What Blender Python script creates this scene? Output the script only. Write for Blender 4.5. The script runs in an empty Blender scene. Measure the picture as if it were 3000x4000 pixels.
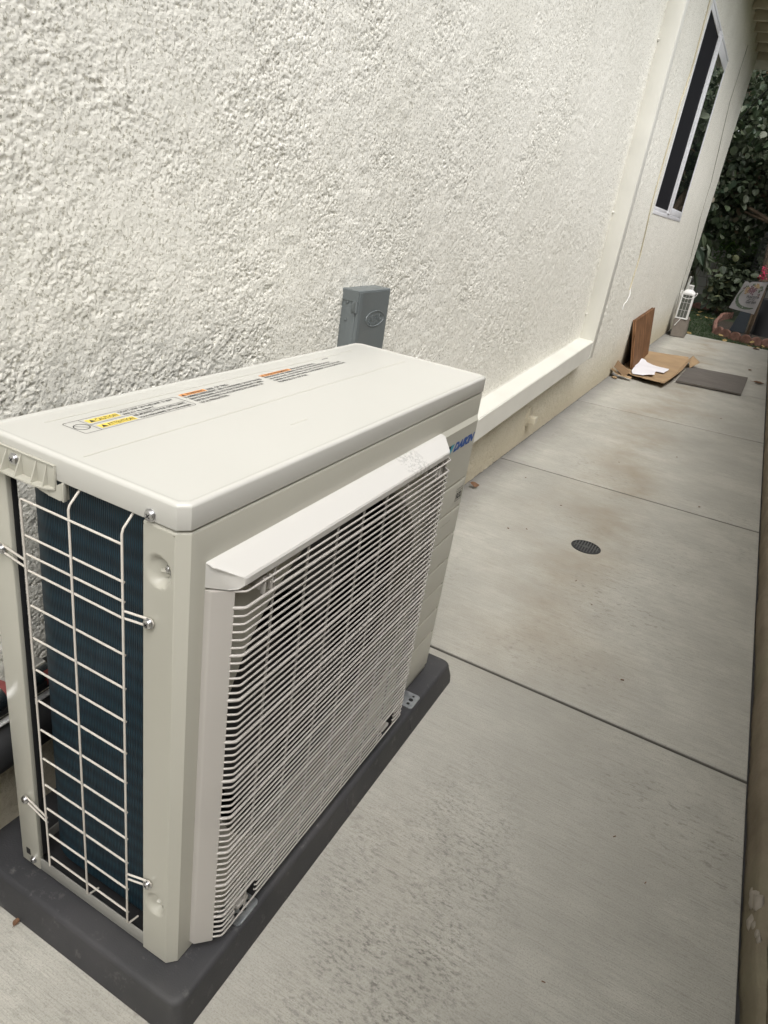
import bpy, bmesh, math, random
import numpy as np
from mathutils import Vector, Matrix
R = math.radians
random.seed(7)
scene = bpy.context.scene
COL = scene.collection

# ---------------------------------------------------------------- camera
cam_d = bpy.data.cameras.new("camera")
cam = bpy.data.objects.new("camera", cam_d); COL.objects.link(cam)
CAMROT = ((0.873402, -0.314335, 0.371971), (0.464859, 0.310424, -0.829182), (0.145172, 0.897123, 0.417247))
CAMPOS = (0.85652, -0.48025, 1.10899)
cam.matrix_world = Matrix.Translation(CAMPOS) @ Matrix([list(r) for r in CAMROT]).to_4x4()
cam_d.sensor_fit = 'VERTICAL'; cam_d.sensor_height = 36.0; cam_d.lens = 24.3904
cam_d.clip_start = 0.02; cam_d.clip_end = 400
scene.camera = cam

# ---------------------------------------------------------------- sky, sun, exposure
SUN_EL, SUN_AZ = 60.0, 146.0        # degrees; azimuth clockwise from +Y
w = bpy.data.worlds.new("World"); scene.world = w; w.use_nodes = True
nt = w.node_tree; nt.nodes.clear()
sky = nt.nodes.new('ShaderNodeTexSky'); sky.sky_type = 'NISHITA'; sky.sun_disc = False
sky.sun_elevation = R(SUN_EL); sky.sun_rotation = R(SUN_AZ); sky.dust_density = 4.0; sky.air_density = 1.0; sky.ozone_density = 0.6
hs = nt.nodes.new('ShaderNodeHueSaturation'); hs.inputs['Saturation'].default_value = 0.16
bg = nt.nodes.new('ShaderNodeBackground'); bg.inputs['Strength'].default_value = 0.15
wo = nt.nodes.new('ShaderNodeOutputWorld')
nt.links.new(sky.outputs[0], hs.inputs['Color']); nt.links.new(hs.outputs[0], bg.inputs['Color']); nt.links.new(bg.outputs[0], wo.inputs['Surface'])
sd = bpy.data.lights.new("sun", 'SUN'); sd.energy = 1.0; sd.angle = R(60); sd.color = (1.0, 0.98, 0.95)
sun = bpy.data.objects.new("sun", sd); COL.objects.link(sun)
az, el = R(SUN_AZ), R(SUN_EL)
sdir = Vector((math.sin(az)*math.cos(el), math.cos(az)*math.cos(el), math.sin(el)))
sun.rotation_euler = sdir.to_track_quat('Z', 'Y').to_euler()
scene.view_settings.view_transform = 'Standard'; scene.view_settings.look = 'None'
scene.view_settings.exposure = 1.0; scene.view_settings.gamma = 1.0
scene.render.engine = 'CYCLES'

# ---------------------------------------------------------------- materials
def mat(name, col, rough=0.6, metal=0.0, spec=0.5):
    m = bpy.data.materials.new(name); m.use_nodes = True
    b = m.node_tree.nodes['Principled BSDF']
    b.inputs['Base Color'].default_value = (*col, 1); b.inputs['Roughness'].default_value = rough
    b.inputs['Metallic'].default_value = metal; b.inputs['Specular IOR Level'].default_value = spec
    return m
class NG:
    def __init__(s, m): s.m = m; s.t = m.node_tree; s.b = s.t.nodes['Principled BSDF']; s._c = None
    def n(s, typ, **k):
        n = s.t.nodes.new(typ)
        for a, v in k.items():
            if a.startswith('_'): setattr(n, a[1:], v)
            else: n.inputs[a.replace('0', ' ')].default_value = v
        return n
    def l(s, a, b): s.t.links.new(a, b)
    def coord(s, scale=(1, 1, 1), rot=(0, 0, 0), kind='Object'):
        c = s.t.nodes.new('ShaderNodeTexCoord'); mp = s.t.nodes.new('ShaderNodeMapping')
        mp.inputs['Scale'].default_value = scale; mp.inputs['Rotation'].default_value = rot
        s.l(c.outputs[kind], mp.inputs['Vector']); return mp.outputs[0]
    def noise(s, scale, detail=4, rough=0.55, vec=None):
        n = s.t.nodes.new('ShaderNodeTexNoise'); n.inputs['Scale'].default_value = scale
        n.inputs['Detail'].default_value = detail; n.inputs['Roughness'].default_value = rough
        s.l(vec if vec is not None else s.coord(), n.inputs['Vector']); return n.outputs['Fac']
    def ramp(s, fac, stops):
        r = s.t.nodes.new('ShaderNodeValToRGB'); e = r.color_ramp.elements
        e[0].position, e[0].color = stops[0][0], (*stops[0][1], 1)
        e[1].position, e[1].color = stops[-1][0], (*stops[-1][1], 1)
        for p, c in stops[1:-1]:
            x = e.new(p); x.color = (*c, 1)
        s.l(fac, r.inputs[0]); return r.outputs[0]
    def mix(s, fac, a, b, mode='MIX'):
        m = s.t.nodes.new('ShaderNodeMix'); m.data_type = 'RGBA'; m.blend_type = mode
        for i, v in ((0, fac), (6, a), (7, b)):
            if hasattr(v, 'is_output'): s.l(v, m.inputs[i])
            else: m.inputs[i].default_value = v if i == 0 else (*v, 1)
        return m.outputs[2]
    def math(s, op, a, b=0.0, c=0.0):
        m = s.t.nodes.new('ShaderNodeMath'); m.operation = op
        for i, v in enumerate((a, b, c)):
            if hasattr(v, 'is_output'): s.l(v, m.inputs[i])
            else: m.inputs[i].default_value = v
        return m.outputs[0]
    def bump(s, h, strength=0.5, dist=0.002):
        b = s.t.nodes.new('ShaderNodeBump'); b.inputs['Strength'].default_value = strength; b.inputs['Distance'].default_value = dist
        s.l(h, b.inputs['Height']); s.l(b.outputs[0], s.b.inputs['Normal']); return b
    def col(s, c): s.l(c, s.b.inputs['Base Color'])
    def rough(s, c): s.l(c, s.b.inputs['Roughness'])
BW = lambda v: (v, v, v)

def painted(name, col, rough=0.35, var=0.04, bump=0.15):
    m = mat(name, col, rough); g = NG(m)
    f = g.noise(5, 1, 0.4)
    dk = tuple(c*(1-var*2) for c in col); lt = tuple(min(1, c*(1+var)) for c in col)
    g.col(g.ramp(f, [(0.3, dk), (0.5, col), (0.7, lt)]))
    return m

M = {}
# stucco
m = mat('stucco', (.74, .72, .65), 1.0, 0, 0.03); g = NG(m)
f1 = g.noise(2.2, 4); f2 = g.noise(260, 3, 0.7); f3 = g.noise(14, 3)
c = g.ramp(f1, [(0.3, (.76, .742, .665)), (0.7, (.835, .817, .742))])
c = g.mix(g.ramp(f3, [(0.45, BW(0)), (0.70, BW(0.45))]), c, (.88, .855, .775))
c = g.mix(g.ramp(g.noise(118, 2, .85), [(0.37, BW(0.8)), (0.44, BW(0))]), c, (.38, .36, .29))  # dark specks put the micro-shade of the stucco pits into the colour
# grime near the ground
sep = g.t.nodes.new('ShaderNodeSeparateXYZ'); g.l(g.coord(), sep.inputs[0])
gz = g.math('ADD', sep.outputs[2], g.math('MULTIPLY', g.noise(7, 5, .7), .12))
c = g.mix(g.ramp(gz, [(0.12, BW(0.75)), (0.44, BW(0.0))]), c, (.58, .51, .36))
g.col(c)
g.bump(g.math('ADD', g.math('MULTIPLY', g.noise(300, 4, .75), .5), g.noise(120, 2, .6)), .9, 0.0022)
M['stucco'] = m
m = mat('brown_stucco', (.30, .25, .19), 0.95, 0, 0.1); g = NG(m)
c = g.ramp(g.noise(5, 5), [(0.3, (.15, .125, .09)), (0.7, (.24, .20, .145))])
c = g.mix(g.ramp(g.noise(180, 4, .7), [(0.35, BW(.7)), (0.55, BW(0))]), c, (.14, .12, .09)); g.col(c)
g.bump(g.noise(160, 4, .7), 1, .004); M['brown'] = m
m = mat('smooth_render', (.30, .25, .19), 0.95, 0, 0.1); g = NG(m)
c = g.ramp(g.noise(6, 6, .7), [(0.3, (.15, .125, .09)), (0.7, (.24, .20, .15))])
c = g.mix(g.ramp(g.noise(2.3, 4, .7), [(0.5, BW(0)), (0.7, BW(.6))]), c, (.22, .21, .14)); g.col(c)
g.bump(g.noise(90, 4, .7), .7, .003); M['brown_smooth'] = m
# concrete
def concrete(name, base, stains=True):
    m = mat(name, base, 0.88, 0, 0.25); g = NG(m)
    cl = g.noise(1.6, 5, .6)
    lo = tuple(v*.74 for v in base); hi = tuple(min(1, v*1.14) for v in base)
    c = g.ramp(cl, [(0.3, lo), (0.52, base), (0.72, hi)])
    c = g.mix(g.ramp(g.noise(5.5, 5, .7), [(0.40, BW(.55)), (0.60, BW(0))]), c, tuple(v*.76 for v in base))
    # broom lines run across the path
    br = g.noise(1, 6, .75, vec=g.coord((13, 300, 60), (0, 0, R(3.0))))
    c = g.mix(g.ramp(br, [(0.32, BW(.55)), (0.5, BW(0))]), c, tuple(v*.50 for v in base))
    br2 = g.noise(1, 4, .7, vec=g.coord((5, 70, 20), (0, 0, R(2.0))))
    c = g.mix(g.ramp(br2, [(0.38, BW(.34)), (0.58, BW(0))]), c, tuple(v*.72 for v in base))
    c = g.mix(g.ramp(g.noise(330, 3, .8), [(0.38, BW(.6)), (0.48, BW(0))]), c, tuple(v*.55 for v in base))
    if stains:
        sp = g.t.nodes.new('ShaderNodeSeparateXYZ'); g.l(g.coord(), sp.inputs[0])
        # brown runoff stain along the middle of the path
        wob = g.math('MULTIPLY', g.math('SUBTRACT', g.noise(1.3, 4), .5), .9)
        xx = g.math('ABSOLUTE', g.math('ADD', g.math('SUBTRACT', sp.outputs[0], .53), wob))
        mk = g.math('MULTIPLY', g.ramp(xx, [(0.0, BW(1)), (0.30, BW(0))]), g.ramp(g.noise(1.8, 5, .65), [(0.36, BW(0)), (0.60, BW(.75))]))
        mk = g.math('MULTIPLY', mk, g.ramp(g.math('MULTIPLY', sp.outputs[1], .1), [(.09, BW(.15)), (.15, BW(1))]))
        c = g.mix(mk, c, (.30, .255, .19))
        # dark mildew speckle beside the pad
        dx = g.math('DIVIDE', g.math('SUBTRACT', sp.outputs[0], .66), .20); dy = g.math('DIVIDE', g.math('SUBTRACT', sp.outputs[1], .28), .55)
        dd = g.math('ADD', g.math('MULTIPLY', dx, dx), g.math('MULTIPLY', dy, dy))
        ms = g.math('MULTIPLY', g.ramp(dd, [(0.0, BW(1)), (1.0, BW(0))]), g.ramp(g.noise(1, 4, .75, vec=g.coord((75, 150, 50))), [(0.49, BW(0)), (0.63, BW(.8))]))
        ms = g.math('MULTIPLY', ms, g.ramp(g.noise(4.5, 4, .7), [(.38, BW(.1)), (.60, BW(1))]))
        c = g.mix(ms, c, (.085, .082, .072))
        # scattered pits and dirt everywhere
        pt = g.math('MULTIPLY', g.ramp(g.noise(1.9, 4), [(0.45, BW(0)), (0.65, BW(1))]), g.ramp(g.noise(1, 3, .7, vec=g.coord((35, 80, 50))), [(0.55, BW(0)), (0.66, BW(.6))]))
        c = g.mix(pt, c, (.20, .19, .16))
        # damp dirt along the house wall
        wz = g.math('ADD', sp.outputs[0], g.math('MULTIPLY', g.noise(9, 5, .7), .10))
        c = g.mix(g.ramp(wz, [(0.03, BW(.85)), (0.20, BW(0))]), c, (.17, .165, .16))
        jz = g.math('ADD', g.math('MULTIPLY', sp.outputs[2], 100.0), 1.0)
        c = g.mix(g.ramp(jz, [(.60, BW(.85)), (.90, BW(0))]), c, (.085, .08, .07))
        ez = g.math('ADD', sp.outputs[0], g.math('MULTIPLY', g.noise(6, 5, .7), .16))
        c = g.mix(g.ramp(ez, [(1.16, BW(0)), (1.29, BW(.6))]), c, (.20, .185, .16))
    g.col(c)
    hb = g.math('ADD', g.math('MULTIPLY', br, .8), g.math('MULTIPLY', g.noise(300, 3), .35))
    g.bump(hb, .8, .0016); return m
M['concrete'] = concrete('broomed_concrete', (.50, .482, .425))
M['block_conc'] = concrete('block_concrete', (.27, .235, .20), False)
M['footing_dark'] = mat('dark_footing', (.05, .048, .045), .95)
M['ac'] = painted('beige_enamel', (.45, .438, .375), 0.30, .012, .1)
M['ac_top_lit'] = painted('beige_enamel_top_lit', (.56, .552, .51), 0.24, .008, .05)  # casing enamel lightened: brighter light on the lid is put into its colour
M['grille'] = painted('grey_beige_plastic', (.45, .425, .39), 0.38, .02, .1)
m = painted('wet_plastic_cap', (.58, .565, .53), 0.30, .02, .1); g = NG(m)
sp = g.t.nodes.new('ShaderNodeSeparateXYZ'); g.l(g.coord(), sp.inputs[0])
wn = g.ramp(g.noise(1, 4, .7, vec=g.coord((190, 130, 120))), [(0.50, BW(0)), (0.53, BW(1))])
ay = g.math('ABSOLUTE', g.math('SUBTRACT', sp.outputs[1], .47)); a1 = g.ramp(ay, [(0.04, BW(1)), (0.13, BW(0))])
by = g.math('ABSOLUTE', g.math('SUBTRACT', sp.outputs[1], .08)); b1 = g.ramp(by, [(0.015, BW(1)), (0.04, BW(0))])
wm = g.math('MULTIPLY', wn, g.math('MAXIMUM', a1, b1))
g.col(g.mix(wm, (.58, .565, .53), (.45, .44, .41))); g.rough(g.ramp(wm, [(0, BW(.32)), (1, BW(.04))]))
M['cap'] = m
M['wire'] = painted('coated_wire', (.60, .56, .50), 0.4, .02, 0)
M['trim'] = painted('raceway_paint', (.72, .708, .645), 0.42, .03, .2)
M['vinyl'] = painted('white_vinyl', (.78, .78, .80), 0.35, .02, 0)
M['black'] = mat('black_plastic', (.012, .012, .013), .6)
M['darkin'] = mat('dark_interior', (.02, .02, .02), .9, 0, .1)
M['olive'] = painted('inner_shroud', (.16, .155, .12), .5, .04, .1)
M['fan'] = mat('fan_plastic', (.012, .012, .013), .5)
M['zinc'] = mat('zinc_screw', (.62, .62, .63), .3, 1.0)
g = NG(M['zinc']); g.bump(g.noise(400, 2), .3, .0004)
M['galv'] = mat('galvanised_steel', (.50, .52, .54), .42, .9); g = NG(M['galv']); g.col(g.ramp(g.noise(60, 3), [(.35, (.38, .40, .42)), (.65, (.6, .62, .64))]))
M['grey_box'] = painted('grey_enamel', (.15, .168, .17), .42, .04, .3)
M['print'] = mat('black_print', (.02, .02, .022), .6)
M['yellow'] = mat('yellow_label', (.78, .60, .10), .5)
M['orange'] = mat('orange_label', (.72, .30, .09), .5)
M['blue'] = mat('blue_print', (.010, .075, .30), .45)
M['cyan'] = mat('light_blue_print', (.03, .30, .42), .45)
# coil fins
m = mat('blue_fin_coil', (.018, .05, .085), .45, .35); g = NG(m)
uv = g.t.nodes.new('ShaderNodeUVMap'); mp = g.t.nodes.new('ShaderNodeMapping'); g.l(uv.outputs[0], mp.inputs[0])
wv = g.t.nodes.new('ShaderNodeTexWave'); wv.wave_type = 'BANDS'; wv.bands_direction = 'X'; wv.inputs['Scale'].default_value = 1/0.0030/(20/(2*math.pi))
wv.inputs['Distortion'].default_value = 0.0; g.l(mp.outputs[0], wv.inputs[0])
wv2 = g.t.nodes.new('ShaderNodeTexWave'); wv2.wave_type = 'BANDS'; wv2.bands_direction = 'Y'; wv2.inputs['Scale'].default_value = 1/0.0254/(20/(2*math.pi)); wv2.inputs['Distortion'].default_value = 2.2; wv2.inputs['Detail'].default_value = 2; g.l(mp.outputs[0], wv2.inputs[0])
c = g.mix(wv.outputs[1] if False else wv.outputs['Fac'], (.003, .009, .015), (.028, .082, .120))
c = g.mix(g.math('MULTIPLY', wv2.outputs['Fac'], .6), c, (.004, .010, .018))
g.col(c); bm_ = g.bump(wv.outputs['Fac'], 1.0, .0012); M['coil'] = m
# pad
m = mat('dark_plastic_pad', (.05, .05, .053), .62); g = NG(m)
c = g.ramp(g.noise(7, 5), [(.3, (.026, .027, .029)), (.7, (.046, .045, .048))])
c = g.mix(g.ramp(g.noise(38, 5, .75), [(.58, BW(0)), (.72, BW(.45))]), c, (.17, .165, .155))
c = g.mix(g.ramp(g.noise(5, 3), [(.5, BW(0)), (.75, BW(.3))]), c, (.10, .095, .085))
g.col(c); g.bump(g.noise(420, 3), .5, .0008); M['pad'] = m
def wood(name, lo, hi, ax=(3, 60, 30), rough=.75):
    m = mat(name, hi, rough, 0, .25); g = NG(m)
    c = g.ramp(g.noise(1, 6, .7, vec=g.coord(ax)), [(.3, lo), (.7, hi)])
    c = g.mix(g.ramp(g.noise(6, 4), [(.45, BW(0)), (.7, BW(.5))]), c, lo); g.col(c)
    g.bump(g.noise(1, 5, .7, vec=g.coord(ax)), .5, .002); return m
M['ply'] = wood('brown_plywood', (.085, .040, .018), (.30, .155, .075), (14, 14, 4))
M['board'] = wood('grey_brown_board', (.105, .093, .082), (.185, .168, .150), (5, 40, 30))
M['stake'] = wood('wood_stake', (.05, .035, .02), (.10, .07, .045), (40, 40, 4))
M['card'] = painted('cardboard', (.36, .245, .135), .85, .08, .3)
M['paper'] = painted('white_paper', (.80, .78, .80), .7, .03, .3)
m = mat('bark', (.12, .085, .055), .9); g = NG(m)
g.col(g.ramp(g.noise(1, 6, .7, vec=g.coord((20, 20, 5))), [(.3, (.065, .047, .03)), (.7, (.16, .115, .075))])); g.bump(g.noise(25, 5, .7), 1, .01); M['bark'] = m
def leafmat(name, cols, rough=.55):
    m = mat(name, cols[0], rough, 0, .5); g = NG(m)
    at = g.t.nodes.new('ShaderNodeVertexColor'); at.layer_name = 'tint'
    sp = g.t.nodes.new('ShaderNodeSeparateColor'); g.l(at.outputs[0], sp.inputs[0])
    n = len(cols); g.col(g.ramp(sp.outputs[0], [(i/(n-1), c) for i, c in enumerate(cols)]))
    tr = g.t.nodes.new('ShaderNodeBsdfTranslucent'); mx = g.t.nodes.new('ShaderNodeMixShader'); mx.inputs[0].default_value = .25
    out = [x for x in g.t.nodes if x.type == 'OUTPUT_MATERIAL'][0]
    g.l(g.b.inputs['Base Color'].links[0].from_socket, tr.inputs[0])
    g.l(g.b.outputs[0], mx.inputs[1]); g.l(tr.outputs[0], mx.inputs[2]); g.l(mx.outputs[0], out.inputs[0])
    return m
M['leaf_dark'] = leafmat('dark_tree_leaf', [(.022, .045, .020), (.035, .055, .025), (.055, .075, .035), (.10, .12, .075), (.14, .15, .11), (.22, .10, .045)])
M['leaf_bright'] = leafmat('bright_shrub_leaf', [(.03, .07, .015), (.06, .13, .025), (.11, .20, .04), (.16, .26, .06)])
M['leaf_grey'] = leafmat('dusty_shrub_leaf', [(.035, .05, .028), (.07, .09, .05), (.14, .17, .10), (.26, .23, .09)])
M['grass'] = leafmat('grass_blade', [(.020, .045, .012), (.035, .075, .02), (.06, .11, .03)])
m = mat('turf_soil', (.03, .04, .018), .95); g = NG(m); g.col(g.ramp(g.noise(6, 5), [(.3, (.020, .035, .012)), (.7, (.05, .06, .028))])); M['turf'] = m
m = mat('garden_soil', (.035, .025, .018), .95); g = NG(m); g.col(g.ramp(g.noise(30, 5), [(.3, (.02, .015, .01)), (.7, (.06, .045, .03))])); g.bump(g.noise(60, 4), 1, .01); M['soil'] = m
m = mat('terracotta', (.30, .13, .09), .85); g = NG(m); g.col(g.ramp(g.noise(18, 5), [(.3, (.13, .065, .048)), (.7, (.25, .13, .095))])); g.bump(g.noise(90, 3), .5, .003); M['terra'] = m
m = mat('garden_block_wall', (.26, .25, .23), .95); g = NG(m)
bt = g.t.nodes.new('ShaderNodeTexBrick'); bt.inputs['Scale'].default_value = 1; bt.inputs['Brick Width'].default_value = .4; bt.inputs['Row Height'].default_value = .2; bt.inputs['Mortar Size'].default_value = .008
bt.inputs['Color1'].default_value = (.25, .24, .22, 1); bt.inputs['Color2'].default_value = (.20, .195, .18, 1); bt.inputs['Mortar'].default_value = (.07, .068, .06, 1)
g.l(g.coord((1, 1, 1), (R(90), 0, 0)), bt.inputs[0]); g.col(g.mix(g.noise(5, 5), bt.outputs[0], (.15, .15, .12))); g.bump(g.noise(80, 4), .5, .004); M['cmu'] = m
M['leaf_yellow'] = mat('fallen_leaf', (.30, .21, .075), .7); M['leaf_brown'] = mat('dry_brown_leaf', (.16, .085, .045), .8)
m = mat('window_glass', (.02, .025, .025), .02, 0, .8); m.node_tree.nodes['Principled BSDF'].inputs['Coat Weight'].default_value = 1; m.node_tree.nodes['Principled BSDF'].inputs['Coat Roughness'].default_value = .01; M['glass'] = m
M['screen'] = mat('black_screen_mesh', (.010, .010, .013), .75, 0, .15)
M['lantern_white'] = painted('white_metal_paint', (.78, .77, .75), .45, .04, .2)
M['rust'] = painted('rusty_white_paint', (.62, .50, .40), .6, .15, .2)
M['pvc'] = painted('grey_white_pvc', (.55, .56, .53), .4, .03, 0)
M['slate'] = mat('slate_blue_plastic', (.035, .045, .055), .6)
M['pink'] = mat('pink_petal', (.50, .03, .09), .6)
M['flag'] = painted('flag_cloth', (.42, .40, .40), .9, .06, 0)
M['flag_green'] = mat('flag_green_print', (.07, .09, .06), .9); M['flag_tan'] = mat('flag_tan_print', (.27, .19, .10), .9)
M['flag_mauve'] = mat('flag_mauve_print', (.11, .06, .07), .9); M['flag_dark'] = mat('flag_dark_print', (.03, .03, .03), .9)
M['foil'] = mat('silver_foil', (.7, .7, .7), .2, 1.0); M['red'] = mat('red_print', (.20, .05, .045), .5)
M['mortar'] = painted('mortar_lump', (.27, .24, .20), .95, .1, .5)
M['roof'] = painted('roof_shingle', (.12, .10, .09), .9, .1, .3)
M['soffit'] = painted('soffit_paint', (.46, .42, .33), .8, .05, .3)

# ---------------------------------------------------------------- helpers
def smooth(bm, ang=40):
    bm.normal_update()
    for f in bm.faces: f.smooth = True
    for e in bm.edges:
        if len(e.link_faces) == 2:
            e.smooth = e.calc_face_angle(0) < R(ang)
def obj(name, bm, m, parent=None, sm=True, ang=40):
    if sm: smooth(bm, ang)
    me = bpy.data.meshes.new(name); bm.to_mesh(me); bm.free()
    for x in (m if isinstance(m, (list, tuple)) else [m]): me.materials.append(x)
    o = bpy.data.objects.new(name, me); COL.objects.link(o)
    if parent is not None: o.parent = parent; o.matrix_parent_inverse = Matrix.Translation(-parent.location) if parent.type == 'EMPTY' and parent.rotation_euler.z == 0 else Matrix()
    return o
def part(name, bm, m, parent, **k):
    """part built in world coordinates under parent chain (parent empties are unrotated)"""
    o = obj(name, bm, m, None, **k); o.parent = parent
    T = Vector((0, 0, 0)); q = parent
    while q is not None:
        T += q.location; q = q.parent
    if parent.type == 'MESH': T = Vector((0, 0, 0)); 
    base = Vector((0, 0, 0)); q = parent
    while q is not None:
        if q.parent is None: base = q.location.copy()
        q = q.parent
    if o.parent.type == 'EMPTY': o.data.transform(Matrix.Translation(-base))
    else: o.data.transform(Matrix.Translation(-base))
    return o
def parts_split(name, bm, m, parent, **k):
    """one part per separate piece"""
    bm.verts.ensure_lookup_table(); seen = set(); out = []
    for v0 in bm.verts:
        if v0 in seen: continue
        comp = []; st = [v0]; seen.add(v0)
        while st:
            v = st.pop(); comp.append(v)
            for e in v.link_edges:
                w_ = e.other_vert(v)
                if w_ not in seen: seen.add(w_); st.append(w_)
        t = bmesh.new(); mp = {v: t.verts.new(v.co) for v in comp}; fs = set(f for v in comp for f in v.link_faces)
        for f in fs: t.faces.new([mp[v] for v in f.verts]).material_index = f.material_index
        out.append(part(name, t, m, parent, **k))
    bm.free(); return out
def thing(name, label, cat, loc=(0, 0, 0), group=None):
    o = bpy.data.objects.new(name, None); COL.objects.link(o); o.location = loc
    o.empty_display_size = .1
    o['label'] = label; o['category'] = cat
    if group: o['group'] = group
    return o
def tag(o, label, cat, group=None):
    o['label'] = label; o['category'] = cat
    if group: o['group'] = group
    return o
def kind(o, k='structure'): o['kind'] = k; return o
def bx(bm, c, s, bev=0, rot=None, seg=2, mi=0):
    t = bmesh.new(); bmesh.ops.create_cube(t, size=1)
    bmesh.ops.scale(t, vec=s, verts=t.verts)
    if bev: bmesh.ops.bevel(t, geom=t.edges[:], offset=bev, segments=seg, affect='EDGES', profile=.5)
    if rot is not None: bmesh.ops.rotate(t, matrix=rot, verts=t.verts)
    bmesh.ops.translate(t, vec=c, verts=t.verts)
    join(bm, t, mi); return bm
def b2(bm, x0, x1, y0, y1, z0, z1, bev=0, mi=0, seg=2):
    return bx(bm, ((x0+x1)/2, (y0+y1)/2, (z0+z1)/2), (x1-x0, y1-y0, z1-z0), bev, None, seg, mi)
def join(bm, t, mi=0):
    mp = {}
    for v in t.verts: mp[v] = bm.verts.new(v.co)
    for f in t.faces:
        try:
            nf = bm.faces.new([mp[v] for v in f.verts]); nf.material_index = mi if mi else f.material_index
        except ValueError: pass
    t.free()
def tube(bm, pts, r, n=8, caps=True, mi=0, closed=False):
    pts = [Vector(p) for p in pts]; N = len(pts); rings = []
    up = Vector((0, 0, 1))
    for i, p in enumerate(pts):
        a = pts[i-1] if (i > 0 or closed) else p; b = pts[(i+1) % N] if (i < N-1 or closed) else p
        t = (b-a).normalized()
        if i == 0:
            u = t.cross(up) if abs(t.dot(up)) < .95 else t.cross(Vector((1, 0, 0)))
        else: u = u - t*u.dot(t)
        u.normalize(); v = t.cross(u)
        rr = r[i] if isinstance(r, (list, tuple)) else r
        rings.append([bm.verts.new(p+(u*math.cos(2*math.pi*k/n)+v*math.sin(2*math.pi*k/n))*rr) for k in range(n)])
    for i in range(N if closed else N-1):
        A, B = rings[i], rings[(i+1) % N]
        for k in range(n):
            f = bm.faces.new((A[k], A[(k+1) % n], B[(k+1) % n], B[k])); f.material_index = mi
    if caps and not closed:
        f = bm.faces.new(rings[0][::-1]); f.material_index = mi
        f = bm.faces.new(rings[-1]); f.material_index = mi
def loft(bm, rings, cap0=True, cap1=True, mi=0):
    vs = [[bm.verts.new(p) for p in r] for r in rings]; n = len(vs[0])
    for A, B in zip(vs, vs[1:]):
        for k in range(n):
            f = bm.faces.new((A[k], A[(k+1) % n], B[(k+1) % n], B[k])); f.material_index = mi
    if cap0: bm.faces.new(vs[0][::-1]).material_index = mi
    if cap1: bm.faces.new(vs[-1]).material_index = mi
    return vs
def disc(bm, c, axis, r, h, n=20, bev=0, mi=0, dome=0):
    c = Vector(c); a = Vector(axis).normalized(); u = a.orthogonal().normalized(); v = a.cross(u)
    prof = [(r, 0), (r, max(h-bev, 0))]
    if dome:
        for k in range(1, 5): prof.append((r*math.cos(k*math.pi/10), h+dome*math.sin(k*math.pi/10)))
    elif bev: prof.append((r-bev, h))
    rings = [[c+a*z+(u*math.cos(2*math.pi*k/n)+v*math.sin(2*math.pi*k/n))*q for k in range(n)] for q, z in prof]
    loft(bm, rings, mi=mi)
def rrect(x0, x1, y0, y1, z, r, n=4):
    P = []
    for cx, cy, a0 in ((x1-r, y0+r, -90), (x1-r, y1-r, 0), (x0+r, y1-r, 90), (x0+r, y0+r, 180)):
        for k in range(n+1):
            a = R(a0+90*k/n); P.append((cx+r*math.cos(a), cy+r*math.sin(a), z))
    return P
def textmesh(s, origin, xdir, ydir, width, height=None, off=0.0, shear=0.0, mi=0, bm=None, ext=0.0, align='LEFT'):
    cu = bpy.data.curves.new('t', 'FONT'); cu.body = s; cu.size = 1; cu.shear = shear; cu.offset = off; cu.extrude = ext; cu.resolution_u = 3
    o = bpy.data.objects.new('t', cu); COL.objects.link(o)
    dg = bpy.context.evaluated_depsgraph_get(); dg.update()
    me = bpy.data.meshes.new_from_object(o.evaluated_get(dg)); bpy.data.objects.remove(o); bpy.data.curves.remove(cu)
    co = np.array([v.co[:] for v in me.vertices]); mn = co.min(0); mx = co.max(0)
    sx = width/(mx[0]-mn[0]); sy = (height/(mx[1]-mn[1])) if height else sx
    X = Vector(xdir).normalized(); Y = Vector(ydir).normalized(); Z = X.cross(Y); O = Vector(origin)
    vs = [bm.verts.new(O+X*((v.co.x-mn[0])*sx)+Y*((v.co.y-mn[1])*sy)+Z*v.co.z*sy) for v in me.vertices]
    for p in me.polygons:
        try: bm.faces.new([vs[i] for i in p.vertices]).material_index = mi
        except ValueError: pass
    bpy.data.meshes.remove(me)
def quad(bm, pts, mi=0):
    f = bm.faces.new([bm.verts.new(p) for p in pts]); f.material_index = mi; return f
def screw(name, c, axis, parent, r=.0055):
    bm = bmesh.new(); disc(bm, c, axis, r*1.25, .0012, 18); disc(bm, Vector(c)+Vector(axis)*.0012, axis, r, .002, 18, dome=.0016)
    a = Vector(axis).normalized(); u = a.orthogonal().normalized(); v = a.cross(u); top = Vector(c)+a*.0046
    for q in (u, v):
        rm = Matrix((q, a.cross(q), a)).transposed()
        t = bmesh.new(); bmesh.ops.create_cube(t, size=1); bmesh.ops.scale(t, vec=(r*1.0, r*.22, .0006), verts=t.verts)
        bmesh.ops.rotate(t, matrix=rm, verts=t.verts); bmesh.ops.translate(t, vec=top, verts=t.verts)
        for f in t.faces: f.material_index = 1
        join(bm, t)
    return part(name, bm, [M['zinc'], M['print']], parent)

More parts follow.
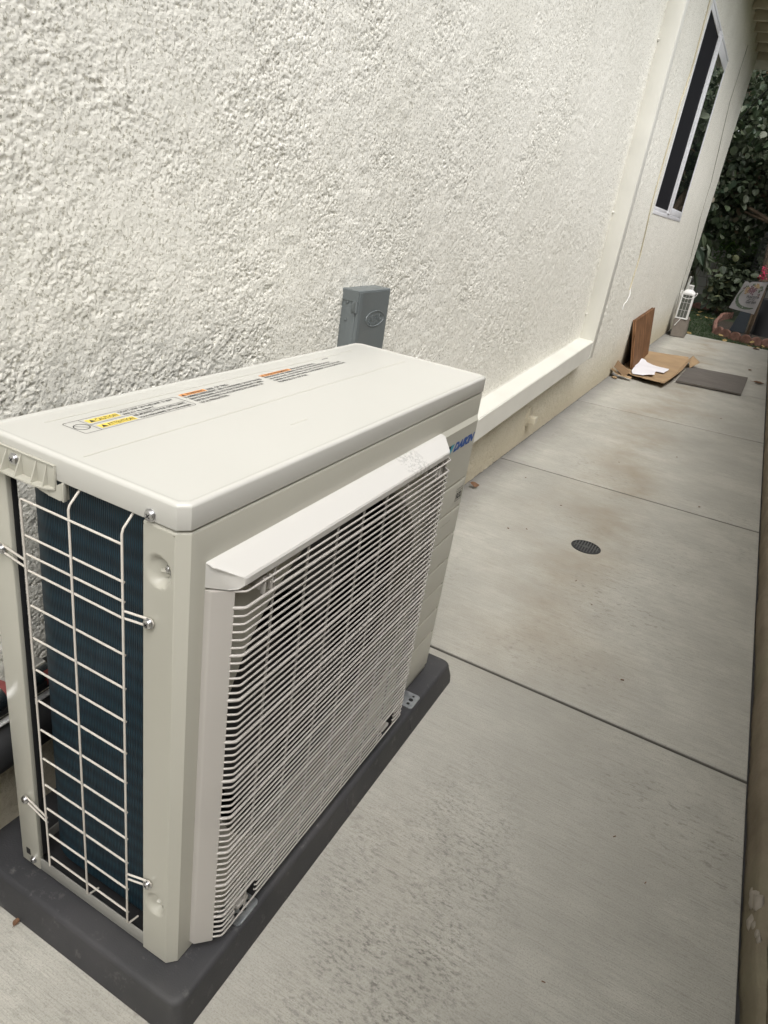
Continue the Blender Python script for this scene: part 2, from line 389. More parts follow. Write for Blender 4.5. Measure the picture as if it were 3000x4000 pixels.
# value noise (numpy)
def _h(ix, iy, seed):
    n = (ix.astype(np.int64)*374761393 + iy.astype(np.int64)*668265263 + seed*974634777) & 0xffffffff
    n = ((n ^ (n >> 13))*1274126177) & 0xffffffff; n = n ^ (n >> 16)
    return (n & 0xffff)/65535.0
def vnoise(x, y, seed=0):
    xi = np.floor(x); yi = np.floor(y); fx = x-xi; fy = y-yi
    fx = fx*fx*fx*(fx*(fx*6-15)+10); fy = fy*fy*fy*(fy*(fy*6-15)+10)
    xi = xi.astype(np.int64); yi = yi.astype(np.int64)
    a = _h(xi, yi, seed); b = _h(xi+1, yi, seed); c = _h(xi, yi+1, seed); d = _h(xi+1, yi+1, seed)
    return (a*(1-fx)+b*fx)*(1-fy)+(c*(1-fx)+d*fx)*fy
def stucco_h(y, z):
    """height in metres of the dashed stucco above the wall plane"""
    wx = (vnoise(y*90, z*90, 5)-.5)*.008; wz = (vnoise(y*90, z*90, 6)-.5)*.008
    a = vnoise((y+wx)*140, (z+wz)*150, 1); b = vnoise((y-wz)*270+(z)*60, (z+wx)*290-y*50, 2); d = vnoise(y*430+z*90, z*460-y*80, 3)
    big = vnoise(y*42+wx*30, z*46, 4); patch = vnoise(y*6, z*8, 8)
    h = a*.34+b*.38+d*.28
    h = np.clip((h-.26)/.24, 0, 1); h = h*h*(3-2*h)
    amp = .0015+.0019*np.clip((patch-.25)*1.6, 0, 1)
    pm = np.clip(.35+1.3*(vnoise(y*9+3, z*11+7, 12)-.2), .35, 1.1)
    return ((h-1)*amp*.95 + (d-.5)*.0009 + (b-.5)*.0006)*pm + (big-.5)*.0022*(.5+patch)
def grid_mesh(ys, zs, hole=None, disp=True):
    Y, Z = np.meshgrid(ys, zs); X = stucco_h(Y, Z) if disp else np.zeros_like(Y)
    n, k = len(ys), len(zs)
    idx = np.arange(n*k).reshape(k, n)
    q = np.stack([idx[:-1, :-1], idx[:-1, 1:], idx[1:, 1:], idx[1:, :-1]], -1)
    if hole:
        yc = (ys[:-1]+ys[1:])/2; zc = (zs[:-1]+zs[1:])/2; YC, ZC = np.meshgrid(yc, zc)
        keep = ~((YC > hole[0]) & (YC < hole[1]) & (ZC > hole[2]) & (ZC < hole[3])); q = q[keep]
    return np.stack([X.ravel(), Y.ravel(), Z.ravel()], 1), q.reshape(-1, 4)
def np_mesh(name, V, F, m, parent=None, smoothf=True):
    me = bpy.data.meshes.new(name); me.vertices.add(len(V)); me.vertices.foreach_set('co', V.astype(np.float32).ravel())
    me.loops.add(F.size); me.loops.foreach_set('vertex_index', F.astype(np.int32).ravel())
    me.polygons.add(len(F)); me.polygons.foreach_set('loop_start', np.arange(0, F.size, F.shape[1], dtype=np.int32))
    me.polygons.foreach_set('loop_total', np.full(len(F), F.shape[1], dtype=np.int32))
    me.polygons.foreach_set('use_smooth', np.full(len(F), smoothf)); me.update(calc_edges=True); me.validate()
    me.materials.append(m); o = bpy.data.objects.new(name, me); COL.objects.link(o)
    if parent: o.parent = parent
    return o

# ================================================================ THE SETTING
YE = 9.70     # end of the house wall
# ground and lawn
bm = bmesh.new(); quad(bm, [(-120, -120, -.16), (120, -120, -.16), (120, 120, -.16), (-120, 120, -.16)])
kind(obj('ground', bm, M['turf'], sm=False))
ys = np.linspace(9.55, 17.2, 90); xs = np.linspace(-5, 6, 110)
X, Y = np.meshgrid(xs, ys); Z = -.05+(vnoise(X*1.6, Y*1.6, 21)-.5)*.05+.012*(Y-9.55)
idx = np.arange(X.size).reshape(X.shape); q = np.stack([idx[:-1, :-1], idx[:-1, 1:], idx[1:, 1:], idx[1:, :-1]], -1).reshape(-1, 4)
kind(np_mesh('lawn', np.stack([X.ravel(), Y.ravel(), Z.ravel()], 1), q, M['turf']))
def lawn_z(x, y): return float(-.05+(vnoise(np.array([x*1.6]), np.array([y*1.6]), 21)[0]-.5)*.05+.012*(y-9.55))

# walkway: slabs parted by tooled joints
joints = [(-3.2, -3.2), (-.62, -.62), (1.053, 1.048), (2.723, 2.774), (4.334, 4.483), (5.95, 6.075), (7.75, 7.85), (9.50, 9.585)]
bm = bmesh.new()
for (a0, a1), (c0, c1) in zip(joints, joints[1:]):
    gp = .004
    def ring(z, ins):
        return [(-.05, a0+gp+ins, z), (1.191-ins*.6, a1+gp+ins, z), (1.191-ins*.6, c1-gp-ins, z), (-.05, c0-gp-ins, z)]
    loft(bm, [ring(-.10, 0), ring(-.006, 0), ring(-.0015, .0022), ring(0, .007)])
kind(obj('walkway', bm, M['concrete'], ang=60))
bm = bmesh.new(); b2(bm, -.06, 1.23, -3.2, 9.45, -.15, -.012)
kind(obj('walkway_base', bm, M['footing_dark'], sm=False))

# neighbour's wall with its rendered footing
nw = thing('boundary_wall', 'brown stucco boundary wall with smooth footing along the right edge of the path', 'wall', (1.3, 3, 0))
ys = np.concatenate([np.arange(-3.2, 2.5, .012), np.arange(2.5, 9.62, .03)]); zs = np.array([-.14, .02, .045, .062, .070, .074])
Y, Zb = np.meshgrid(ys, zs)
off = (vnoise(Y*9, Zb*3, 31)-.5)*.006+(vnoise(Y*55, Zb*60, 32)-.5)*.003
prof = np.array([1.197, 1.197, 1.197, 1.199, 1.203, 1.214]); ztop = (vnoise(Y*5, Y*0, 33)-.5)*.014
X = prof[:, None]+off; Z = Zb+ztop*(Zb > .03)
idx = np.arange(Y.size).reshape(Y.shape); q = np.stack([idx[:-1, :-1], idx[1:, :-1], idx[1:, 1:], idx[:-1, 1:]], -1).reshape(-1, 4)
o = np_mesh('footing', np.stack([X.ravel()-1.3, Y.ravel()-3, Z.ravel()], 1), q, M['brown_smooth'], nw)
ys = np.concatenate([np.arange(-3.2, 2.5, .006), np.arange(2.5, 9.62, .03)]); zs = np.concatenate([np.arange(.03, .45, .006), np.arange(.45, 1.62, .05)])
V, q = grid_mesh(ys, zs); V[:, 0] = 1.213+ -V[:, 0]*.9; V -= np.array([1.3, 3, 0]); o = np_mesh('wall_face', V, q[:, ::-1], M['brown'], nw)
bm = bmesh.new(); b2(bm, 1.225, 1.40, -3.2, 9.62, .05, 1.60); b2(bm, 1.20, 1.43, -3.22, 9.64, 1.60, 1.66, .01); part('wall_core', bm, M['brown'], nw)
bm = bmesh.new(); rnd = random.Random(3)
for (y, z, s) in [(.665, .03, .022), (.645, .045, .018), (.62, .02, .02), (.60, .035, .013), (.575, .045, .010), (.56, .05, .008), (.69, .018, .013)]:
    t = bmesh.new(); bmesh.ops.create_icosphere(t, subdivisions=3, radius=s)
    for v in t.verts:
        v.co *= 1+.35*(vnoise(np.array([v.co.x*120+y*50]), np.array([v.co.y*120+v.co.z*90]), 9)[0]-.5)
        v.co.x *= .45; v.co.z *= .8
    bmesh.ops.translate(t, vec=(1.200, y, z+.015), verts=t.verts); join(bm, t)
part('mortar_lump', bm, M['mortar'], nw)

# ================================================================ HOUSE
house = thing('house', 'cream stucco house with rough wall, sliding window and roof eave along the path', 'house', (0, 0, 0))
WH = (5.30, 7.07, 1.235, 2.545)
P1 = grid_mesh(np.arange(-.50, 1.30001, .0021), np.arange(.12, 1.80, .0021))
P1b = grid_mesh(np.arange(1.30, 2.6001, .0034), np.arange(.004, 2.1, .0030))
P1c = grid_mesh(np.arange(-.50, 1.30001, .006), np.arange(.004, .125, .004))
P1d = grid_mesh(np.arange(1.30, 2.6001, .02), np.arange(2.099, 3.14, .02))
P2 = grid_mesh(np.arange(2.60, 5.2601, .0065), np.arange(.004, 3.12, .0055))
P3 = grid_mesh(np.concatenate([np.arange(5.26, YE, .013), [YE]]), np.concatenate([np.arange(.004, WH[2], .010), np.linspace(WH[2], WH[3], 110), np.arange(WH[3]+.012, 3.14, .012)]), WH)
P4 = grid_mesh(np.arange(-.50, 1.31, .02), np.arange(1.797, 3.14, .02))
P5 = grid_mesh(np.arange(-3.2, -.49, .02), np.arange(.004, 3.14, .02))
Vs, Fs, o0 = [], [], 0
for V, F in (P1, P1b, P1c, P1d, P2, P3, P4, P5): Vs.append(V); Fs.append(F+o0); o0 += len(V)
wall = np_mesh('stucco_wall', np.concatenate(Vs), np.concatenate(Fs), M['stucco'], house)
bm = bmesh.new()
b2(bm, -6, -.006, YE-.02, YE, .0, 3.14); b2(bm, -6, -.02, -3.2, -3.18, 0, 3.14)
b2(bm, -.12, -.030, -3.2, WH[0]-.001, .0, 3.14); b2(bm, -.12, -.030, WH[1]+.001, YE-.02, 0, 3.14)
b2(bm, -.12, -.030, WH[0], WH[1], 0, WH[2]); b2(bm, -.12, -.030, WH[0], WH[1], WH[3], 3.14)
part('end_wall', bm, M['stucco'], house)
bm = bmesh.new(); b2(bm, -.10, -.004, -3.2, YE-.02, -.14, .003); part('foundation', bm, M['footing_dark'], house)
# reveal round the window
bm = bmesh.new()
for a in ((WH[0]-.012, WH[0], WH[2], WH[3]), (WH[1], WH[1]+.012, WH[2], WH[3])): b2(bm, -.05, -.006, a[0], a[1], a[2], a[3])
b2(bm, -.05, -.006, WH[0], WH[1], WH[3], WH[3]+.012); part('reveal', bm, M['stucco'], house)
# window
win = obj('window', bmesh.new(), M['vinyl'], house)
def ring_frame(bm, x0, x1, y0, y1, z0, z1, t, bev=.003, tb=None):
    tb = tb or t
    b2(bm, x0, x1, y0, y1, z0, z0+tb, bev); b2(bm, x0, x1, y0, y1, z1-t, z1, bev)
    b2(bm, x0+.0006, x1-.0006, y0, y0+t, z0+tb-.001, z1-t+.001, bev); b2(bm, x0+.0006, x1-.0006, y1-t, y1, z0+tb-.001, z1-t+.001, bev)
bm = bmesh.new(); ring_frame(bm, -.05, .0030, WH[0], WH[1], WH[2], WH[3], .020, .001, .030)
part('window_frame', bm, M['vinyl'], win)
bm = bmesh.new()
b2(bm, -.022, .0012, 6.18, 7.048, WH[2]+.031, WH[2]+.085, .001); b2(bm, -.022, .0012, 6.18, 7.048, WH[3]-.105, WH[3]-.022, .001)
b2(bm, -.022, .0012, 7.020, 7.0485, WH[2]+.086, WH[3]-.106, .001); b2(bm, -.022, .0160, 6.125, 6.178, WH[2]+.031, WH[3]-.022, .003); part('sash', bm, M['vinyl'], win)
bm = bmesh.new(); b2(bm, -.022, .0020, 5.322, 6.05, WH[2]+.031, WH[2]+.052, .001); b2(bm, -.022, .0020, 5.322, 6.05, WH[3]-.060, WH[3]-.024, .001)
b2(bm, -.022, .0105, 6.050, 6.121, WH[2]+.031, WH[3]-.022, .002); part('sash', bm, M['vinyl'], win)
bm = bmesh.new(); b2(bm, -.006, -.0010, 5.322, 6.052, WH[2]+.050, WH[3]-.058); part('insect_screen', bm, M['screen'], win)
bm = bmesh.new(); b2(bm, -.006, -.0010, 6.176, 7.022, WH[2]+.083, WH[3]-.104); part('pane', bm, M['glass'], win, sm=False)
bm = bmesh.new(); b2(bm, -.112, -.108, WH[0], WH[1], WH[2], WH[3]); part('curtain', bm, M['darkin'], win)
# eave: soffit, rafters, fascia, roof
bm = bmesh.new(); b2(bm, -.3, .42, -3.3, YE+.35, 3.135, 3.155); part('soffit', bm, M['soffit'], house)
for k in range(34):
    y = -3.1+k*.397
    if y > YE+.3: break
    bm = bmesh.new(); b2(bm, .004, .415, y-.020, y+.020, 3.045, 3.134, .004); part('rafter', bm, M['soffit'], house)
bm = bmesh.new(); b2(bm, .421, .445, -3.3, YE+.37, 3.02, 3.20, .003); b2(bm, -6, .44, YE+.352, YE+.376, 3.03, 3.19, .003); part('fascia', bm, M['trim'], house)
bm = bmesh.new(); loft(bm, [[(.47, -3.4, 3.201), (.47, -3.4, 3.23), (-6, -3.4, 5.0), (-6, -3.4, 3.201)], [(.47, YE+.4, 3.201), (.47, YE+.4, 3.23), (-6, YE+.4, 5.0), (-6, YE+.4, 3.201)]])
part('roof', bm, M['roof'], house, sm=False)

# cords stapled to the wall
def cord(name, pts, r, m, label, cat='cord'):
    P = []; rn = random.Random(len(pts))
    for a, b in zip(pts, pts[1:]):
        for k in range(8):
            t = k/8; P.append((.004, a[0]+(b[0]-a[0])*t+rn.uniform(-.006, .006), a[1]+(b[1]-a[1])*t))
    P.append((.004, *pts[-1])); bm = bmesh.new(); tube(bm, P, r, 6); return tag(obj(name, bm, m), label, cat)
M['cord_y'] = painted('painted_cord', (.62, .56, .40), .6, .08, 0); M['cord_g'] = painted('grey_cord', (.42, .41, .36), .6, .05, 0)
cord('dangling_cable', [(5.13, 2.95), (5.155, 2.49), (5.20, 2.12), (5.12, 1.91), (5.12, 1.32), (5.26, .94), (5.22, .70)], .0045, M['cord_y'], 'thin cream cord running down the wall just left of the window')
bm = bmesh.new(); tube(bm, [(.006, 5.225, .71), (.018, 5.21, .66), (.012, 5.17, .615), (.004, 5.155, .60), (.002, 5.15, .56)], .004, 6)
tag(obj('loose_cord', bm, M['lantern_white']), 'short loose white end of cord sticking out below the window', 'cord')
cord('thin_cable', [(8.25, 2.9), (8.20, 2.40), (8.82, 1.74), (8.88, 1.34), (9.2, .92), (9.14, .62), (9.45, .22)], .0035, M['cord_g'], 'thin grey cable wandering down the wall right of the window', 'cable')

# ================================================================ RACEWAY
rw = thing('pipe_cover', 'cream painted L-shaped pipe cover boxed against the stucco wall', 'pipe cover', (0, 3.8, .48))
xo = .086; zt_, zb_ = .480, .372
def seg_h(bm):
    b2(bm, .001, xo, .55, 3.800, zb_, zt_, .003)
bm = bmesh.new()
# horizontal run rises a little towards the corner
y0, y1 = .62, 3.872
za0, za1 = .372, .478
loft(bm, [[(-.006, y0, .229), (xo, y0, .229), (xo, y0, .318), (-.006, y0, .320)], [(-.006, y1, .368), (xo, y1, .368), (xo, y1, .474), (-.006, y1, .478)]])
bmesh.ops.bevel(bm, geom=[e for e in bm.edges if abs((e.verts[0].co-e.verts[1].co).normalized().y) > .9], offset=.003, segments=2, affect='EDGES')
part('horizontal_run', bm, M['trim'], rw)
bm = bmesh.new(); b2(bm, -.006, xo+.002, 3.868, 3.955, .365, 3.132, .003); part('vertical_run', bm, M['trim'], rw)
bm = bmesh.new()
for (y, z) in ((3.93, .62), (3.93, 1.18), (3.93, 2.0)):
    t = bmesh.new(); bmesh.ops.create_icosphere(t, subdivisions=2, radius=.007); bmesh.ops.translate(t, vec=(.003, 3.862, z), verts=t.verts); join(bm, t)
parts_split('sealant_blob', bm, M['trim'], rw)
bm = bmesh.new(); P = [(-.001, .7+i*.035, .322+(.08+i*.035)*.0486+random.uniform(-.0015, .0015)) for i in range(91)]; tube(bm, P, .0035, 6); P = [(xo-.001, 3.866, .37+i*.012) for i in range(10)]; tube(bm, [(x+random.uniform(-.001, .001), y, z) for x, y, z in P], .0028, 6)
parts_split('sealant_bead', bm, M['trim'], rw)

# wall cleanout cap
wc = thing('cleanout_cap', 'round cream cleanout plug with square boss low on the wall under the pipe cover', 'plug', (0, 3.07, .14))
bm = bmesh.new(); disc(bm, (-.006, 3.075, .142), (1, 0, 0), .056, .010, 32, .002); disc(bm, (.004, 3.075, .142), (1, 0, 0), .046, .004, 32, .001); M['plug'] = painted('grimy_cream_plastic', (.60, .55, .43), .6, .1, .2); part('plug', bm, M['plug'], wc)
bm = bmesh.new(); b2(bm, .006, .045, 3.050, 3.100, .112, .148, .002); part('boss', bm, M['plug'], wc)

# ================================================================ DISCONNECT BOX
db = thing('disconnect_box', 'grey metal electrical disconnect box on the wall above the back of the cooling unit', 'electrical box', (0, 1.07, .68))
D0, D1, DX = .993, 1.150, .047
bm = bmesh.new(); b2(bm, .0, DX-.008, D0+.001, D1-.001, .62, .880, .001); part('housing', bm, M['grey_box'], db)
bm = bmesh.new(); loft(bm, [[(-.001, D0-.001, .862), (DX-.003, D0-.001, .862), (DX-.003, D1+.001, .862), (-.001, D1+.001, .862)], [(-.001, D0-.001, .886), (DX-.003, D0-.001, .886), (DX-.003, D1+.001, .886), (-.001, D1+.001, .886)], [(-.001, D0+.001, .888), (DX-.005, D0+.001, .888), (DX-.005, D1-.001, .888), (-.001, D1-.001, .888)]]); part('top_cap', bm, M['grey_box'], db)
door = None
bm = bmesh.new()
prof = [(DX-.0075, .985+.010), (DX-.001, .985+.0115), (DX, .985+.016), (DX, 1.0125+.004), (DX-.0012, 1.0165+.003), (DX-.0012, 1.1485), (DX-.003, 1.150), (DX-.0075, 1.150)]
loft(bm, [[(x, y, .625) for x, y in prof], [(x, y, .8835) for x, y in prof]])
door = part('door', bm, M['grey_box'], db)
for z0 in (.838, .738):
    bm = bmesh.new()
    disc(bm, (DX-.005, D0-.0035, z0), (0, 0, 1), .0035, .026, 12)
    b2(bm, DX-.017, DX-.006, D0-.002, D0-.0005, z0, z0+.026, .0004)
    for zz in (.006, .019): disc(bm, (DX-.0125, D0-.002, z0+zz), (0, -1, 0), .0016, .0006, 10)
    part('hinge', bm, M['grey_box'], db)
bm = bmesh.new()
for z0 in (.861-.003, .817): disc(bm, (.016, D0-.0001, z0), (0, -1, 0), .0030, .0008, 14, .0003, dome=.0006)
parts_split('rivet', bm, M['grey_box'], db)
bm = bmesh.new(); ec = (1.085, .818)
tube(bm, [(DX-.0014, ec[0]+.046*math.cos(a), ec[1]+.0185*math.sin(a)) for a in np.linspace(0, 2*math.pi, 40)[:-1]], .0017, 6, closed=True)
textmesh('ACPRO', (DX-.0006, ec[0]-.033, ec[1]-.006), (0, 1, 0), (0, 0, 1), .066, .016, bm=bm, ext=.02, off=.0)
textmesh('Since', (DX-.0006, ec[0]-.030, ec[1]-.0125), (0, 1, 0), (0, 0, 1), .042, .006, bm=bm, ext=.05, shear=.3)
part('emblem', bm, M['grey_box'], door, sm=False)

# ================================================================ PAD
pad = thing('equipment_pad', 'dark grey plastic equipment pad under the cooling unit', 'pad', (.26, .45, 0))
bm = bmesh.new(); px0, px1, py0, py1 = .02, .480, -.045, .952
rings = [rrect(px0, px1, py0, py1, .0015, .018), rrect(px0+.002, px1-.002, py0+.002, py1-.002, .020, .018)]
for k in range(6):
    a = k/5*math.pi/2; ins = .009+.010*(1-math.cos(a)); rings.append(rrect(px0+ins, px1-ins, py0+ins, py1-ins, .049+.010*math.sin(a), .02))
rings.append(rrect(px0+.032, px1-.032, py0+.032, py1-.032, .0592, .015))
loft(bm, rings); part('pad_body', bm, M['pad'], pad, ang=50)
bm = bmesh.new()
for y in (.42, .70): loft(bm, [[(px1-.002, y-.006, .020), (px1+.0005, y, .020), (px1-.002, y+.006, .020)], [(px1-.010, y-.004, .050), (px1-.0075, y, .050), (px1-.010, y+.004, .050)]])
parts_split('rib', bm, M['pad'], pad)

# ================================================================ OUTDOOR UNIT
ac = thing('air_conditioner', 'beige outdoor air conditioner unit with wire grille and blue coil on a dark pad', 'air conditioner', (.27, .44, .06))
XF, XB, L, ZB, ZL, ZT = .4267, .1133, .885, .063, .7666, .797
xp = XF-.0008; ypn = .0008
# --- top cover
def coverring(z, ins, c=.0115):
    x0, x1, y0, y1 = XB+ins, XF-ins, ins, L-ins; cc = c-ins*.4; P = []
    def corner(p, q, r_):   # p->q chamfer segment, slightly rounded ends
        return [p, tuple(p[i]+(q[i]-p[i])*.12 for i in (0, 1)), tuple(p[i]+(q[i]-p[i])*.88 for i in (0, 1)), q]
    for a, b, pre, post in (((x1-cc, y0), (x1, y0+cc), (-.0016, 0), (0, .0016)), ((x1, y1-cc), (x1-cc, y1), (0, -.0016), (-.0016, 0)), ((x0+cc, y1), (x0, y1-cc), (.0016, 0), (0, -.0016)), ((x0, y0+cc), (x0+cc, y0), (0, .0016), (.0016, 0))):
        P.append((a[0]+pre[0], a[1]+pre[1])); P.append((a[0]+(b[0]-a[0])*.06, a[1]+(b[1]-a[1])*.06)); P.append((a[0]+(b[0]-a[0])*.94, a[1]+(b[1]-a[1])*.94)); P.append((b[0]+post[0], b[1]+post[1]))
    return [(x, y, z) for x, y in P]
bm = bmesh.new(); rings = [coverring(ZL+.004, .0065), coverring(ZL+.0008, .0050), coverring(ZL, .0030), coverring(ZL, .0003), coverring(ZL+.0008, 0), coverring(ZT-.0052, 0)]
for k in range(1, 7):
    a = k/6*math.pi/2; rings.append(coverring(ZT-.0052+.0050*math.sin(a), .0050*(1-math.cos(a))))
rings += [coverring(ZT-.0003, .0066), coverring(ZT-.0013, .0088), coverring(ZT-.0016, .0115)]
loft(bm, rings); cover = part('top_cover', bm, M['ac_top_lit'], ac, ang=24)
bm = bmesh.new()
for x, ya, yb in ((.262, .02, .83), (.150, .06, .80), (.345, .30, .34)): b2(bm, x-.0006, x+.0006, ya, yb, ZT-.0016, ZT-.0014, 0)
part('scuff_line', bm, M['ac'], cover, sm=False)
zt1 = ZT-.0013
# --- labels on the cover
bm = bmesh.new()
def line2(bm, a, b, w=.0007, z=zt1, mi=0):
    a = Vector((a[0], a[1])); b = Vector((b[0], b[1])); d = (b-a).normalized(); n = Vector((-d.y, d.x))*w/2; a = a-d*w/2; b = b+d*w/2
    quad(bm, [(*(a-n), z), (*(b-n), z), (*(b+n), z), (*(a+n), z)], mi)
lx0, lx1, ly0, ly1 = .1665, .2085, .070, .262; cr = .004
cor = []
for cx, cy, a0 in ((lx1-cr, ly0+cr, -90), (lx1-cr, ly1-cr, 0), (lx0+cr, ly1-cr, 90), (lx0+cr, ly0+cr, 180)):
    for k in range(5):
        a = R(a0+90*k/4); cor.append((cx+cr*math.cos(a), cy+cr*math.sin(a)))
for a, b in zip(cor, cor[1:]+cor[:1]): line2(bm, a, b)
xm = (lx0+lx1)/2; line2(bm, (lx0, .094), (lx1, .094)); line2(bm, (xm, .094), (xm, ly1))
cc = [(xm+.0095*math.cos(a), .082+.0095*math.sin(a)) for a in np.linspace(0, 2*math.pi, 33)]
for a, b in zip(cc, cc[1:]): line2(bm, a, b, .0011)
line2(bm, (xm-.0067, .0753), (xm+.0067, .0887), .0009)
def yel(bm, x0, x1, y0, y1, mi): quad(bm, [(x0, y0, zt1-.00005), (x1, y0, zt1-.00005), (x1, y1, zt1-.00005), (x0, y1, zt1-.00005)], mi)
yel(bm, .1715, .1830, .0985, .148, 1); yel(bm, .1930, .2045, .0985, .156, 1)
def tri(bm, x0, x1, y0, mi=0):
    h = x1-x0; quad(bm, [(x1, y0, zt1+.0001), (x1, y0+h*1.1, zt1+.0001), (x0, y0+h*.55, zt1+.0001)], mi)
tri(bm, .1735, .1815, .1010); tri(bm, .1950, .2030, .1010)
YD, XU = (0, 1, 0), (-1, 0, 0)
textmesh('CAUTION', (.1815, .1115, zt1+.0001), YD, XU, .034, .0078, bm=bm, off=.01)
textmesh('ATTENTION', (.2030, .1115, zt1+.0001), YD, XU, .042, .0078, bm=bm, off=.01)
textmesh("DON'T STEP ON THIS UNIT. IT MAY", (.1755, .153, zt1), YD, XU, .098, .0058, bm=bm, off=.02)
textmesh("RESULT IN INJURY.", (.1850, .153, zt1), YD, XU, .055, .0058, bm=bm, off=.02)
textmesh("NE MONTEZ PAS SUR CETTE UNITE.", (.1960, .160, zt1), YD, XU, .096, .0058, bm=bm, off=.02)
textmesh("VOUS RISQUERIEZ DE VOUS BLESSER.", (.2060, .160, zt1), YD, XU, .098, .0058, bm=bm, off=.02)
part('caution_label', bm, [M['print'], M['yellow']], cover, sm=False)
def warnlabel(y0, yo, y1, word, head, lines, hw):
    bm = bmesh.new(); yel(bm, .1625, .1715, y0, yo, 1); tri(bm, .1638, .1705, y0+.002)
    textmesh(word, (.1705, y0+.012, zt1+.0001), YD, XU, yo-y0-.016, .0064, bm=bm, off=.01)
    textmesh(head, (.1710, yo+.003, zt1), YD, XU, hw, .0066, bm=bm, off=.02)
    for k, (s, wd) in enumerate(lines): textmesh(s, (.1800+k*.0095, y0, zt1), YD, XU, wd, .0062, bm=bm, off=.02)
    return part('warning_label', bm, [M['print'], M['orange']], cover, sm=False)
warnlabel(.273, .327, .455, 'WARNING', 'RISK OF FIRE !', [('FLAMMABLE REFRIGERANT USED. TO BE REPAIRED ONLY BY TRAINED', .180), ('SERVICE PERSONNEL. DO NOT PUNCTURE REFRIGERANT TUBING.', .172), ('DISPOSE OF PROPERLY IN ACCORDANCE WITH FEDERAL OR', .160), ('LOCAL REGULATIONS.', .062)], .050)
warnlabel(.464, .550, .69, 'AVERTISSEMENT', "RISQUE D'INCENDIE !", [('REFRIGERANT INFLAMMABLE UTILISE. NE FAIRE REPARER QUE PAR', .205), ("UN PERSONNEL D'ENTRETIEN QUALIFIE. NE PAS PERFORER LES TUBES", .228), ('ELIMINER DE MANIERE APPROPRIEE, CONFORMEMENT AUX REGLEMENTATIONS', .230), ('FEDERALES OU LOCALES.', .085)], .078)
bm = bmesh.new(); line2(bm, (.158, .672), (.158, .692), .002); part('label_mark', bm, M['print'], cover, sm=False)

# --- front panel (wraps the near corner and the far end)
FC = (.358, .397); FR = .295          # fan opening (y, z)
bm = bmesh.new(); c_ = .0125
ZP = ZL-.0066
xe = xp+.0062                          # raised field
# side strip with the two screw dimples
xs_ = np.arange(.3705, xp-c_+.0001, (xp-c_-.3705)/22); zs_ = np.linspace(ZB, ZP, 300)
def dimple(x, z):
    y = 0.0
    for (cx, cz, r) in ((.391, .7085, .0175), (.391, .1720, .0175)):
        dx = (x-cx)/r; dz = (z-cz)/r*.92; d = math.hypot(dx, dz)
        if d < 1.15:
            s = max(0, min(1, (1.12-d)/.55)); s = s*s*(3-2*s)
            tilt = .55+.45*max(-1, min(1, dx*1.2))
            fl = 1.0 if abs(dz+dx*.75) > .16 or dz > 0 else .62
            y += .017*s*tilt*fl
    return y
vg = [[bm.verts.new((x, ypn+dimple(x, z), z)) for x in xs_] for z in zs_]
for i in range(len(zs_)-1):
    for j in range(len(xs_)-1): bm.faces.new((vg[i][j], vg[i][j+1], vg[i+1][j+1], vg[i+1][j]))
def strip(bm, prof, z0, z1):
    a = [bm.verts.new((x, y, z0)) for x, y in prof]; b = [bm.verts.new((x, y, z1)) for x, y in prof]
    for k in range(len(prof)-1): bm.faces.new((a[k], a[k+1], b[k+1], b[k]))
strip(bm, [(.3705, ypn+.012), (.3705, ypn)], ZB, ZP)
def arc2(p, q, n_in, n_out, k=.0035):  # corner rounding between straight bits
    return [p, q]
r1 = .0035
cs = [(xp-c_, ypn), (xp-c_+r1*.3, ypn+r1*.08), (xp-c_+r1*.75, ypn+r1*.55), (xp-r1*.55, ypn+c_-r1*.75), (xp-r1*.08, ypn+c_-r1*.3), (xp, ypn+c_)]
strip(bm, cs, ZB, ZP)
cs2 = [(xp, L-ypn-c_), (xp-r1*.08, L-ypn-c_+r1*.3), (xp-r1*.55, L-ypn-c_+r1*.75), (xp-c_+r1*.75, L-ypn-r1*.55), (xp-c_+r1*.3, L-ypn-r1*.08), (xp-c_, L-ypn), (XB+.002, L-ypn)]
strip(bm, cs2, ZB, ZP)
per = [(.3705, ypn)]+cs+cs2
for (za, ia), (zc, ic) in zip([(ZP, 0), (ZP+.0018, .0004), (ZP+.0034, .0016), (ZP+.0042, .0032)], [(ZP+.0018, .0004), (ZP+.0034, .0016), (ZP+.0042, .0032), (ZP+.006, .0042)]):
    def ins_(q, i_): return (min(q[0], xp-i_) if q[0] < xp-c_-.001 else q[0]-i_, q[1]+i_ if q[1] < .1 else q[1]-i_)
    A = [bm.verts.new((*ins_(q, ia), za)) for q in per]; B = [bm.verts.new((*ins_(q, ic), zc)) for q in per]
    for k in range(len(per)-1): bm.faces.new((A[k], A[k+1], B[k+1], B[k]))
# base level frame, then sloped step to the raised field
Y0, Y1 = ypn+c_, L-ypn-c_
ry0, ry1, rz0, rz1 = .030, Y1-.003, .075, .7185
def qf(a, b, c, d): bm.faces.new([bm.verts.new(p) for p in (a, b, c, d)])
out = [(xp, Y0, ZB), (xp, Y1, ZB), (xp, Y1, ZP), (xp, Y0, ZP)]
mid = [(xp, ry0-.012, rz0), (xp, ry1, rz0), (xp, ry1, rz1), (xp, ry0-.012, rz1)]
inn = [(xe, ry0+.006, rz0+.010), (xe, ry1-.008, rz0+.010), (xe, ry1-.008, rz1-.009), (xe, ry0+.006, rz1-.009)]
mid[0] = (xp, .040, rz0); mid[3] = (xp, .040, rz1); inn[0] = (xe, .056, inn[0][2]); inn[3] = (xe, .056, inn[3][2])
for A, B in ((out, mid), (mid, inn)):
    for k in range(4): qf(A[k], A[(k+1) % 4], B[(k+1) % 4], B[k])
